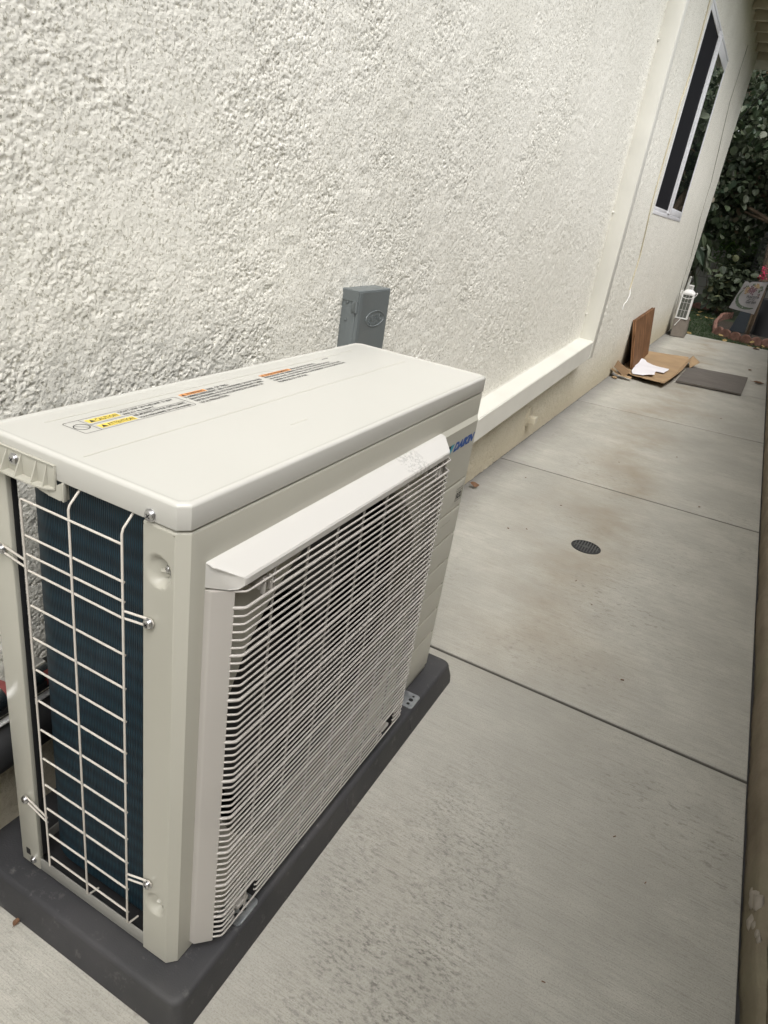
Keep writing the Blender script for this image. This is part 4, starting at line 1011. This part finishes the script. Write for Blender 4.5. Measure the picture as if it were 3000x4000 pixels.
# block, lantern, pipe at the house corner
cbk = bmesh.new(); base = [(.072, 8.915), (.232, 8.99), (.212, 9.45), (.052, 9.40)]
loft(cbk, [[(x, y, .002) for x, y in base], [(x-.014, y, .212) for x, y in base]]); bmesh.ops.bevel(cbk, geom=cbk.edges[:], offset=.006, segments=2, affect='EDGES')
tag(obj('concrete_block', cbk, M['block_conc']), 'weathered concrete block standing at the far corner of the house wall', 'block')
ln = thing('lantern', 'white metal lantern with gridded panes standing on the concrete block', 'lantern', (.13, 9.03, .215))
x0, x1, y0, y1, z0, z1 = .058, .196, 8.955, 9.093, .2165, .505
bm = bmesh.new()
for (a, b) in ((x0, y0), (x1-.016, y0), (x0, y1-.016), (x1-.016, y1-.016)): b2(bm, a, a+.016, b, b+.016, z0+.014, z1, .002)
b2(bm, x0-.002, x1+.002, y0-.002, y1+.002, z0, z0+.016, .002); b2(bm, x0-.001, x1+.001, y0-.001, y1+.001, z1-.008, z1+.006, .002)
part('frame', bm, M['lantern_white'], ln)
bm = bmesh.new()
for t in (1/3, 2/3):
    xx = x0+.016+(x1-x0-.032)*t; b2(bm, xx-.0013, xx+.0013, y0+.001, y0+.005, z0+.016, z1-.008); b2(bm, xx-.0013, xx+.0013, y1-.005, y1-.001, z0+.016, z1-.008)
    yy = y0+.016+(y1-y0-.032)*t; b2(bm, x0+.001, x0+.005, yy-.0013, yy+.0013, z0+.016, z1-.008); b2(bm, x1-.005, x1-.001, yy-.0013, yy+.0013, z0+.016, z1-.008)
    zz = z0+.016+(z1-z0-.024)*t; b2(bm, x0+.016, x1-.016, y0+.0015, y0+.0055, zz-.0013, zz+.0013); b2(bm, x0+.0015, x0+.0055, y0+.016, y1-.016, zz-.0013, zz+.0013); b2(bm, x1-.0055, x1-.0015, y0+.016, y1-.016, zz-.0013, zz+.0013)
part('muntin', bm, M['lantern_white'], ln)
bm = bmesh.new(); b2(bm, x0+.008, x1-.008, y0+.007, y0+.009, z0+.016, z1-.008); b2(bm, x1-.009, x1-.007, y0+.016, y1-.016, z0+.016, z1-.008); part('pane', bm, mat('lantern_glass', (.10, .105, .09), .35, 0, .5), ln)
bm = bmesh.new(); cx, cy = (x0+x1)/2, (y0+y1)/2
def sqr(h, z, rr): return [(cx+h*math.copysign(abs(math.cos(a))**rr, math.cos(a)), cy+h*math.copysign(abs(math.sin(a))**rr, math.sin(a)), z) for a in np.linspace(0, 2*math.pi, 33)[:-1]]
loft(bm, [sqr(.074, z1+.006, .4), sqr(.074, z1+.012, .4), sqr(.066, z1+.026, .5), sqr(.052, z1+.042, .8), sqr(.036, z1+.052, 1), sqr(.030, z1+.055, 1)]); part('roof', bm, M['lantern_white'], ln)
bm = bmesh.new(); prof = [(.028, z1+.053), (.032, z1+.106)]
for k in range(14):
    a = 2*math.pi*k/14; c2 = Vector((cx+.030*math.cos(a), cy+.030*math.sin(a), z1+.078)); bx(bm, c2, (.004, .006, .04), 0, Matrix.Rotation(a, 3, 'Z'))
disc(bm, (cx, cy, z1+.050), (0, 0, 1), .031, .010, 28); disc(bm, (cx, cy, z1+.096), (0, 0, 1), .034, .012, 28); part('chimney', bm, M['lantern_white'], ln)
bm = bmesh.new(); disc(bm, (cx, cy, z1+.056), (0, 0, 1), .024, .042, 20); part('burner', bm, M['darkin'], ln)
bm = bmesh.new(); tube(bm, [(x0-.006, cy, z1+.020), (x0-.018, cy, z1+.030)]+[(cx-.095*math.cos(a), cy-.075*math.sin(a)-.02, z1+.028-.075*math.sin(a)) for a in np.linspace(0, math.pi, 19)]+[(x1+.018, cy, z1+.030), (x1+.004, cy, z1+.016)], .0032, 8); part('carry_handle', bm, M['lantern_white'], ln)
bm = bmesh.new(); tube(bm, [(.125, 8.93, .215), (.10, 8.90, .165), (.085, 8.895, .135)], .004, 8); part('latch_strap', bm, M['lantern_white'], ln)
bm = bmesh.new(); tube(bm, [(.040, 9.56, 0), (.042, 9.55, .35), (.046, 9.54, .655), (.050, 9.53, .675), (.056, 9.50, .672)], [.017, .017, .016, .014, .008], 14)
tag(obj('grey_pipe', bm, M['pvc']), 'pale grey plastic pipe standing behind the lantern at the house corner', 'pipe')

# ================================================================ GARDEN
def leaves(name, pts, size, m, seed, parent=None, shape='round', droop=.5, tintf=None):
    """many leaf faces at pts [(x,y,z)]; each a folded 6-gon"""
    rn = np.random.default_rng(seed); N = len(pts); P = np.array(pts)
    az = rn.uniform(0, 2*math.pi, N); tilt = rn.normal(-droop, .5, N); roll = rn.normal(0, .6, N); s = size*rn.uniform(.6, 1.25, N)
    d = np.stack([np.cos(az)*np.cos(tilt), np.sin(az)*np.cos(tilt), np.sin(tilt)], 1)
    side = np.stack([-np.sin(az), np.cos(az), np.zeros(N)], 1); up = np.cross(d, side)
    side = side*np.cos(roll)[:, None]+up*np.sin(roll)[:, None]; up = np.cross(d, side)
    if shape == 'round': T = [(0, 0, 0), (.10, .26, .05), (.38, .42, .09), (.74, .32, .07), (1, 0, -.05), (.74, -.32, .07), (.38, -.42, .09), (.10, -.26, .05)]
    elif shape == 'long': T = [(0, 0, 0), (.2, .11, .03), (.48, .16, .05), (.8, .09, .0), (1, 0, -.12), (.8, -.09, .0), (.48, -.16, .05), (.2, -.11, .03)]
    else: T = [(0, 0, 0), (.25, .04, .01), (.5, .05, .01), (.8, .03, .0), (1, 0, -.1), (.8, -.03, .0), (.5, -.05, .01), (.25, -.04, .01)]
    V = np.stack([P+(d*a+side*b+up*c)*s[:, None] for a, b, c in T], 1).reshape(-1, 3)
    b0 = np.arange(N)[:, None]*8; F = np.concatenate([b0+np.array([0, 1, 2, 3, 4]), b0+np.array([0, 4, 5, 6, 7])])
    o = np_mesh(name, V, F, m, None, False); me = o.data
    ca = me.color_attributes.new('tint', 'FLOAT_COLOR', 'POINT'); t = rn.beta(1.4, 2.2, N) if tintf is None else tintf(rn, N)
    colr = np.repeat(np.clip(t, 0, 1), 8); ca.data.foreach_set('color', np.stack([colr]*3+[np.ones_like(colr)], 1).astype(np.float32).ravel())
    if parent is not None: o.parent = parent; o.matrix_parent_inverse = Matrix.Translation(-parent.location)
    return o
def limb(bm, a, b, r0, r1, seed, n=8, wob=.06):
    rn = random.Random(seed); a, b = Vector(a), Vector(b); P = []
    for k in range(n+1):
        t = k/n; P.append(a.lerp(b, t)+Vector((rn.uniform(-1, 1), rn.uniform(-1, 1), 0))*wob*math.sin(math.pi*t)*(b-a).length*.25)
    tube(bm, P, [r0+(r1-r0)*k/n for k in range(n+1)], 10); return P
# tree standing behind the bed
def make_tree(name, base, label, group, crown, nl, size, lm, seed, trunkpts, tr, shape='round', droop=.7, tint=None):
    t = thing(name, label, 'tree', base, group); rn = np.random.default_rng(seed)
    bm = bmesh.new(); tube(bm, trunkpts, tr, 12); top = Vector(trunkpts[-1]); ends = []
    for k in range(9):
        c, rad = crown[k % len(crown)]; e = Vector(c)+Vector(rn.normal(0, .35, 3))*Vector(rad).length*.4
        e.z = max(e.z, top.z*.9); ends.append(e); limb(bm, Vector(trunkpts[-1 if k % 2 else -2]), e, tr[-1]*.7, .008, seed+k)
    part('trunk', bm, M['bark'], t)
    pts = []
    # clumps
    tot = sum(r[0]*r[1]*r[2] for c, r in crown)
    for c, r in crown:
        n = int(nl*(r[0]*r[1]*r[2])/tot); ncl = max(6, n//28)
        cl = rn.normal(0, 1, (ncl, 3)); cl /= np.linalg.norm(cl, axis=1)[:, None]; cl *= rn.uniform(.45, 1.0, (ncl, 1))**.6
        for q in cl:
            m_ = n//ncl; p = q+rn.normal(0, .13, (m_, 3)); pts.append(np.array(c)+p*np.array(r))
    pts = np.concatenate(pts)
    leaves('crown', pts, size, lm, seed, t, shape, droop, tint); return t
make_tree('garden_tree', (.86, 12.7, 0), 'leafy tree with round dusty leaves and leaning trunk behind the flag', 'garden trees',
    [((.1, 13.2, 2.9), (1.5, 1.2, 1.1)), ((-.5, 13.0, 2.0), (1.0, .9, .9)), ((.6, 13.4, 1.9), (.9, .9, .75)), ((-.15, 12.8, 1.70), (.55, .5, .35)), ((1.6, 13.6, 2.6), (1.2, 1.1, 1.0))], 13500, .105, M['leaf_dark'], 41,
    [(.90, 12.6, -.1), (.885, 12.6, .3), (.86, 12.6, .7), (.82, 12.65, 1.1), (.76, 12.7, 1.5), (.66, 12.8, 1.9)], [.10, .085, .075, .068, .06, .05])
make_tree('garden_tree', (-1.2, 15.6, 0), 'tall dark tree filling the view behind the house corner', 'garden trees',
    [((-.6, 15.6, 3.6), (2.2, 1.2, 1.5)), ((.9, 15.8, 3.2), (1.8, 1.2, 1.5)), ((-.9, 15.4, 2.2), (1.2, .9, .9)), ((2.6, 15.5, 3.4), (1.6, 1.2, 1.5))], 8000, .14, M['leaf_dark'], 57,
    [(-1.25, 15.6, -.1), (-1.2, 15.6, .8), (-1.1, 15.6, 1.6), (-.9, 15.6, 2.6)], [.13, .11, .10, .07], droop=.5)
def shrub(name, base, label, c, r, nl, size, lm, seed, shape='round', droop=.3, cat='shrub', group=None):
    t = thing(name, label, cat, base, group); rn = np.random.default_rng(seed); bm = bmesh.new(); pts = []
    for k in range(9):
        e = Vector(c)+Vector(rn.normal(0, .4, 3))*Vector(r).length*.5; e.z = max(e.z, base[2]+.15); limb(bm, Vector(base)+Vector((rn.normal(0, .03), rn.normal(0, .03), -.03)), e, .009, .003, seed+k, 6)
        pts.append(np.array(e)+rn.normal(0, .3, (nl//18, 3))*np.array(r))
    pts.append(np.array(c)+rn.normal(0, .45, (nl//2, 3))*np.array(r)); part('stem', bm, M['bark'], t)
    P = np.concatenate(pts); P[:, 2] = np.maximum(P[:, 2], base[2]+.02)
    leaves('foliage', P, size, lm, seed, t, shape, droop); return t
shrub('dusty_shrub', (.30, 13.0, 0), 'low shrub with pale round leaves behind the scalloped edging', (.34, 12.8, .48), (.34, .35, .42), 480, .12, M['leaf_grey'], 71)
shrub('dusty_shrub', (.95, 13.6, 0), 'pale leaved shrub just left of the tree trunk above the flag', (.62, 13.4, .75), (.35, .3, .45), 420, .12, M['leaf_grey'], 72)
shrub('bright_shrub', (.05, 14.2, 0), 'bright green shrub in front of the block wall', (.12, 14.1, 1.15), (.42, .3, .38), 620, .11, M['leaf_bright'], 73, 'long', .2)
shrub('fern', (.50, 13.7, 0), 'bright green feathery fern left of the wire plant cage', (.50, 13.6, .92), (.35, .3, .25), 700, .16, M['leaf_bright'], 74, 'thin', -.1, 'fern')
shrub('large_leaf_plant', (-.28, 12.2, 0), 'plant with big dark pointed leaves beside the house corner', (-.20, 12.1, 1.0), (.20, .25, .40), 46, .34, M['leaf_dark'], 75, 'long', 1.1, 'plant')
# pink flower
pf = thing('pink_flower', 'pink flower bloom at the right edge above the flag', 'flower', (.86, 11.6, 0)); bm = bmesh.new(); limb(bm, (.86, 11.6, -.05), (.845, 11.5, .78), .006, .003, 5)
part('stem', bm, M['flag_green'], pf); bm = bmesh.new(); rn = random.Random(9)
for k in range(46):
    c = Vector((.838+rn.gauss(0, .022), 11.45+rn.gauss(0, .03), .81+rn.gauss(0, .05))); bx(bm, c, (.028, .024, .004), .001, Matrix.Rotation(rn.uniform(0, 3), 3, (rn.random()+.01, rn.random(), rn.random())), 1)
part('petal', bm, M['pink'], pf)
# back wall
gw = thing('garden_wall', 'grey concrete block wall behind the garden shrubs', 'wall', (0, 17.2, 0)); bm = bmesh.new(); b2(bm, -9, 9, 17.1, 17.3, -.3, 2.05); part('blockwork', bm, M['cmu'], gw, sm=False)
bm = bmesh.new(); b2(bm, -9.02, 9.02, 17.07, 17.33, 2.05, 2.12, .006); part('coping', bm, M['cmu'], gw)
# hedge masses beyond the wall
for i, (x, y, rx, rz, lab) in enumerate([(-4.2, 18.9, 2.3, 2.4, 'tall dark hedge tree beyond the block wall, leftmost behind the house'), (-.4, 19.2, 2.3, 2.7, 'tall dark tree beyond the block wall, straight past the house corner'), (3.4, 19.0, 2.2, 2.6, 'tall dark tree beyond the block wall, right of the garden'), (6.6, 18.0, 2.2, 2.4, 'tall dark tree beyond the block wall, farthest right')]):
    make_tree('background_tree', (x, y, -.1), lab, 'trees beyond the block wall', [((x, y, 3.0), (rx, 1.1, rz)), ((x+.8, y, 4.2), (rx*.8, 1.0, 1.5))], 2600, .20, M['leaf_dark'], 80+i, [(x, y, -.1), (x+.05, y, 1.2), (x+.1, y, 2.4)], [.12, .10, .07])
# side hedge (seen from the path's right and in the window)
for i, (x, y) in enumerate([(2.6, 10.6), (3.4, 12.8), (2.9, 8.2)]):
    make_tree('side_tree', (x, y, -.05), ['dark leafy tree right of the garden bed beyond the boundary wall', 'dark leafy tree at the far right of the lawn', 'dark leafy tree behind the brown boundary wall'][i], 'trees right of the path', [((x, y, 2.6), (1.0, 1.3, 1.5)), ((x-.1, y+.2, 3.9), (.9, 1.1, 1.0))], 3800, .15, M['leaf_dark'], 90+i, [(x, y, -.1), (x, y, 1.0), (x+.05, y, 2.0)], [.10, .08, .06])

# planting bed with scalloped edging
bed = [(.52, 10.56), (.66, 10.43), (.83, 10.36), (1.0, 10.34), (1.2, 10.42), (1.45, 10.6), (1.7, 11.2), (1.6, 12.4), (1.2, 13.2), (.60, 13.1), (.46, 12.3), (.44, 11.4)]
bm = bmesh.new(); vs = [bm.verts.new((x, y, .0)) for x, y in bed]; bm.faces.new(vs)
vs2 = [bm.verts.new((x, y, -.12)) for x, y in bed]
for k in range(len(bed)): bm.faces.new((vs[k], vs2[k], vs2[(k+1) % len(bed)], vs[(k+1) % len(bed)]))
kind(obj('bed_soil', bm, M['soil'], sm=False))
edge_bm = bmesh.new()
def edging_mesh():
    bm = bmesh.new(); w_ = .135; nn = 1; prof = []
    for k in range(13):
        a = math.pi*k/12; prof.append((-w_/2*math.cos(a)*.97, .055+.052*math.sin(a)))
    prof = [(-w_/2, -.03), (-w_/2, .055)]+prof[1:-1]+[(w_/2, .055), (w_/2, -.03)]
    loft(bm, [[(x, -.022, z) for x, z in prof], [(x, .022, z) for x, z in prof]]); bmesh.ops.bevel(bm, geom=bm.edges[:], offset=.006, segments=2, affect='EDGES', clamp_overlap=True)
    me = bpy.data.meshes.new('scalloped_edging'); smooth(bm); bm.to_mesh(me); bm.free(); me.materials.append(M['terra']); return me
eme = edging_mesh()
def run_edging(line, group, labels):
    P = [Vector((*p, 0)) for p in line]; d = 0; tot = sum((b-a).length for a, b in zip(P, P[1:])); n = int(tot/.137); out = []
    for i in range(n):
        t = (i+.5)*.137; acc = 0
        for a, b in zip(P, P[1:]):
            l_ = (b-a).length
            if acc+l_ >= t:
                p = a.lerp(b, (t-acc)/l_); ang = math.atan2(b.y-a.y, b.x-a.x); break
            acc += l_
        o = bpy.data.objects.new('scalloped_edging', eme); COL.objects.link(o); o.location = (p.x, p.y, lawn_z(p.x, p.y)+.005); o.rotation_euler = (random.uniform(-.06, .06), random.uniform(-.05, .05), ang+random.uniform(-.06, .06))
        ORD = 'first second third fourth fifth sixth seventh eighth ninth tenth eleventh twelfth thirteenth fourteenth fifteenth sixteenth seventeenth eighteenth nineteenth twentieth'.split()
        tag(o, labels % ORD[i], 'edging', group)
run_edging([(.50, 10.56), (.64, 10.41), (.83, 10.34), (1.0, 10.32), (1.2, 10.40), (1.45, 10.58)], 'scalloped edging along the near side of the bed', 'reddish scalloped edging brick, %s from the left along the near side of the flag bed')
run_edging([(.48, 10.62), (.46, 11.0), (.43, 11.4), (.45, 12.3), (.60, 13.0)], 'scalloped edging along the left side of the bed', 'reddish scalloped edging brick, %s from the near corner up the left side of the bed')
run_edging([(-.6, 13.2), (-.1, 13.35), (.40, 13.3)], 'scalloped edging at the back of the lawn', 'reddish scalloped edging brick, %s from the left at the back of the lawn')
# flag
fl = thing('garden_flag', 'pale floral garden flag reading Welcome to our Garden on a thin stand', 'flag', (.76, 10.6, 0))
TL, TR, BR, BL = Vector((.652, 10.6, .700)), Vector((.930, 10.58, .737)), Vector((.896, 10.56, .309)), Vector((.562, 10.6, .331))
def fpt(u, v, off=0):
    top = TL.lerp(TR, u); bot = BL.lerp(BR, u); p = top.lerp(bot, v)
    p.y += .012*math.sin(u*7+v*2)*v - off
    if v < .12: p.z -= .018*math.exp(-((u-.22)/.06)**2)*(1-v/.12)
    return p
bm = bmesh.new(); G = [[bm.verts.new(fpt(i/24, j/30)) for i in range(25)] for j in range(31)]
for j in range(30):
    for i in range(24): bm.faces.new((G[j][i], G[j][i+1], G[j+1][i+1], G[j+1][i]))
bmesh.ops.solidify(bm, geom=bm.faces[:], thickness=-.0015)
cloth = part('cloth', bm, M['flag'], fl)
def flagpoly(uv, mi, bm, off): bm.faces.new([bm.verts.new(fpt(u, v, off)) for u, v in uv]).material_index = mi
bm = bmesh.new(); rn = random.Random(4)
ringp = [(.16, .30), (.10, .42), (.08, .55), (.12, .68), (.22, .80), (.38, .87), (.56, .885), (.74, .87), (.88, .83)]
for k in range(len(ringp)-1):
    (u0, v0), (u1, v1) = ringp[k], ringp[k+1]; w0 = .05*math.sin(math.pi*(k+.6)/len(ringp))+.008; w1 = .05*math.sin(math.pi*(k+1.6)/len(ringp))+.004
    d = Vector((u1-u0, v1-v0)).normalized(); n_ = Vector((-d.y, d.x)); flagpoly([(u0-n_.x*w0, v0-n_.y*w0), (u0+n_.x*w0, v0+n_.y*w0), (u1+n_.x*w1, v1+n_.y*w1), (u1-n_.x*w1, v1-n_.y*w1)], 0, bm, .0022)
def blossom(u, v, r, mi, np_=7):
    for k in range(np_):
        a = 2*math.pi*k/np_+rn.random(); flagpoly([(u, v), (u+r*math.cos(a-.4), v+r*.8*math.sin(a-.4)), (u+r*1.2*math.cos(a), v+r*.95*math.sin(a)), (u+r*math.cos(a+.4), v+r*.8*math.sin(a+.4))], mi, bm, .0026+.0003*rn.random())
for u, v, r, mi in ((.30, .36, .09, 1), (.28, .24, .07, 1), (.60, .13, .09, 1), (.70, .17, .06, 1), (.42, .22, .10, 2), (.50, .26, .10, 2), (.62, .26, .08, 2), (.56, .38, .07, 2), (.40, .33, .07, 2), (.82, .16, .06, 0), (.88, .24, .05, 0), (.80, .30, .05, 0), (.22, .18, .06, 0), (.15, .24, .05, 2), (.84, .40, .05, 2), (.86, .46, .03, 1), (.46, .10, .05, 0)): blossom(u, v, r, mi)
part('floral_print', bm, [M['flag_green'], M['flag_tan'], M['flag_mauve']], cloth, sm=False)
bm = bmesh.new(); xd = (TR-TL).normalized(); yd = (TL-BL).normalized(); yd = Vector((0, 0, 1))
def ftext(s, u, v, w_, h_): o_ = fpt(u, v, .004); textmesh(s, (o_.x, 10.566, o_.z), (1, -.10, .12), (0, 0, 1), w_, h_, bm=bm, shear=.2, off=.02)
ftext('Welcome', .42, .56, .155, .046); ftext('to our', .55, .61, .080, .018); ftext('Garden', .50, .725, .125, .044)
part('lettering', bm, M['flag_dark'], cloth, sm=False)
bm = bmesh.new(); tube(bm, [(.63, 10.615, .705), (.945, 10.60, .742)], .004, 8); tube(bm, [(.944, 10.61, .742), (.955, 10.62, .0)], .004, 8); part('stand', bm, M['black'], fl)
# things in the bed
bm = bmesh.new(); A = [(.655, 10.95, .0), (.86, 10.95, .0), (.86, 11.25, .0), (.655, 11.25, .0)]; B = [(.73, 10.97, .33), (.86, 10.97, .33), (.86, 11.2, .33), (.73, 11.2, .33)]
loft(bm, [A, B]); bmesh.ops.bevel(bm, geom=bm.edges[:], offset=.01, segments=2, affect='EDGES'); tag(obj('slate_stone', bm, M['slate']), 'dark slate blue slab leaning in the bed under the flag', 'slab')
bm = bmesh.new(); b2(bm, .885, .925, 10.93, 10.97, -.05, .62, .003); tag(obj('wooden_stake', bm, M['stake']), 'dark brown wooden stake behind the right edge of the flag', 'stake')
bm = bmesh.new(); disc(bm, (1.10, 11.2, 0), (0, 0, 1), .16, .5, 28, .01); o = tag(obj('planter_pot', bm, M['black']), 'large black planter pot in the bed right of the flag', 'pot')
# wire cage
wc_ = thing('plant_cage', 'black wire plant cage with a dark cap left of the tree trunk', 'cage', (.68, 12.1, .8)); bm = bmesh.new()
for k in range(14):
    a = 2*math.pi*k/14; tube(bm, [(.73+.085*math.cos(a), 12.1+.085*math.sin(a), .82), (.73+.08*math.cos(a), 12.1+.08*math.sin(a), 1.24), (.73+.05*math.cos(a), 12.1+.05*math.sin(a), 1.33)], .0018, 5)
for k in range(10): tube(bm, [(.73+.083*math.cos(a), 12.1+.083*math.sin(a), .83+k*.045) for a in np.linspace(0, 2*math.pi, 19)[:-1]], .0015, 5, closed=True)
part('wire', bm, M['black'], wc_); bm = bmesh.new(); disc(bm, (.73, 12.1, 1.32), (0, 0, 1), .055, .04, 20, .008); tube(bm, [(.73, 12.1, 1.36), (.73, 12.1, 1.75)], .003, 6); part('cap', bm, M['black'], wc_)
# eave cable
bm = bmesh.new(); P = [(.40, 9.9, 3.10), (.25, 10.2, 2.98), (.02, 10.7, 2.72), (-.2, 11.2, 2.5), (-.7, 12.2, 2.2)]; tube(bm, P, .008, 6); tag(obj('hanging_cable', bm, M['black']), 'black cable slanting from the eave corner into the trees', 'cable')
# grass and fallen leaves
rn = np.random.default_rng(5); N = 26000; gx = rn.uniform(-1.4, 2.6, N); gy = 9.6+rn.power(1.0, N)*4.6
gz = -.05+(vnoise(gx*1.6, gy*1.6, 21)-.5)*.05+.012*(gy-9.55); keep = ~((gx > .45) & (gy > 10.4))
G = np.stack([gx, gy, gz], 1)[keep]; o = leaves('grass', G, .042, M['grass'], 6, None, 'thin', -.9); kind(o, 'stuff'); tag(o, 'short dark green lawn grass beyond the concrete path', 'grass')
rn = random.Random(21); base_leaf = None
for k in range(60):
    x, y = rn.uniform(-.1, 1.3), 9.65+rn.random()**1.2*3.6
    if x > .42 and y > 10.25: continue
    if base_leaf is None:
        base_leaf = obj('fallen_leaf', leaf_bm(.085, 77, .5), M['leaf_yellow']); o = base_leaf
    else: o = base_leaf.copy(); COL.objects.link(o)
    o.location = (x, y, lawn_z(x, y)+.045); o.rotation_euler = (rn.uniform(-.3, .3), rn.uniform(-.3, .3), rn.uniform(0, 6.28)); s_ = rn.uniform(.5, 1.2); o.scale = (s_, s_, s_)
    tag(o, 'fallen yellow leaf on the dark lawn', 'leaf', 'yellow leaves fallen on the lawn')

# drop helper parents that carry no faces of their own: turn them into empties
for o in list(bpy.data.objects):
    if o.type == 'MESH' and len(o.data.vertices) == 0:
        e = bpy.data.objects.new('tmp', None); COL.objects.link(e); nm = o.name; e.parent = o.parent
        for ch in list(o.children): ch.parent = e; ch.matrix_parent_inverse = Matrix()
        for kk in o.keys(): e[kk] = o[kk]
        bpy.data.objects.remove(o); e.name = nm
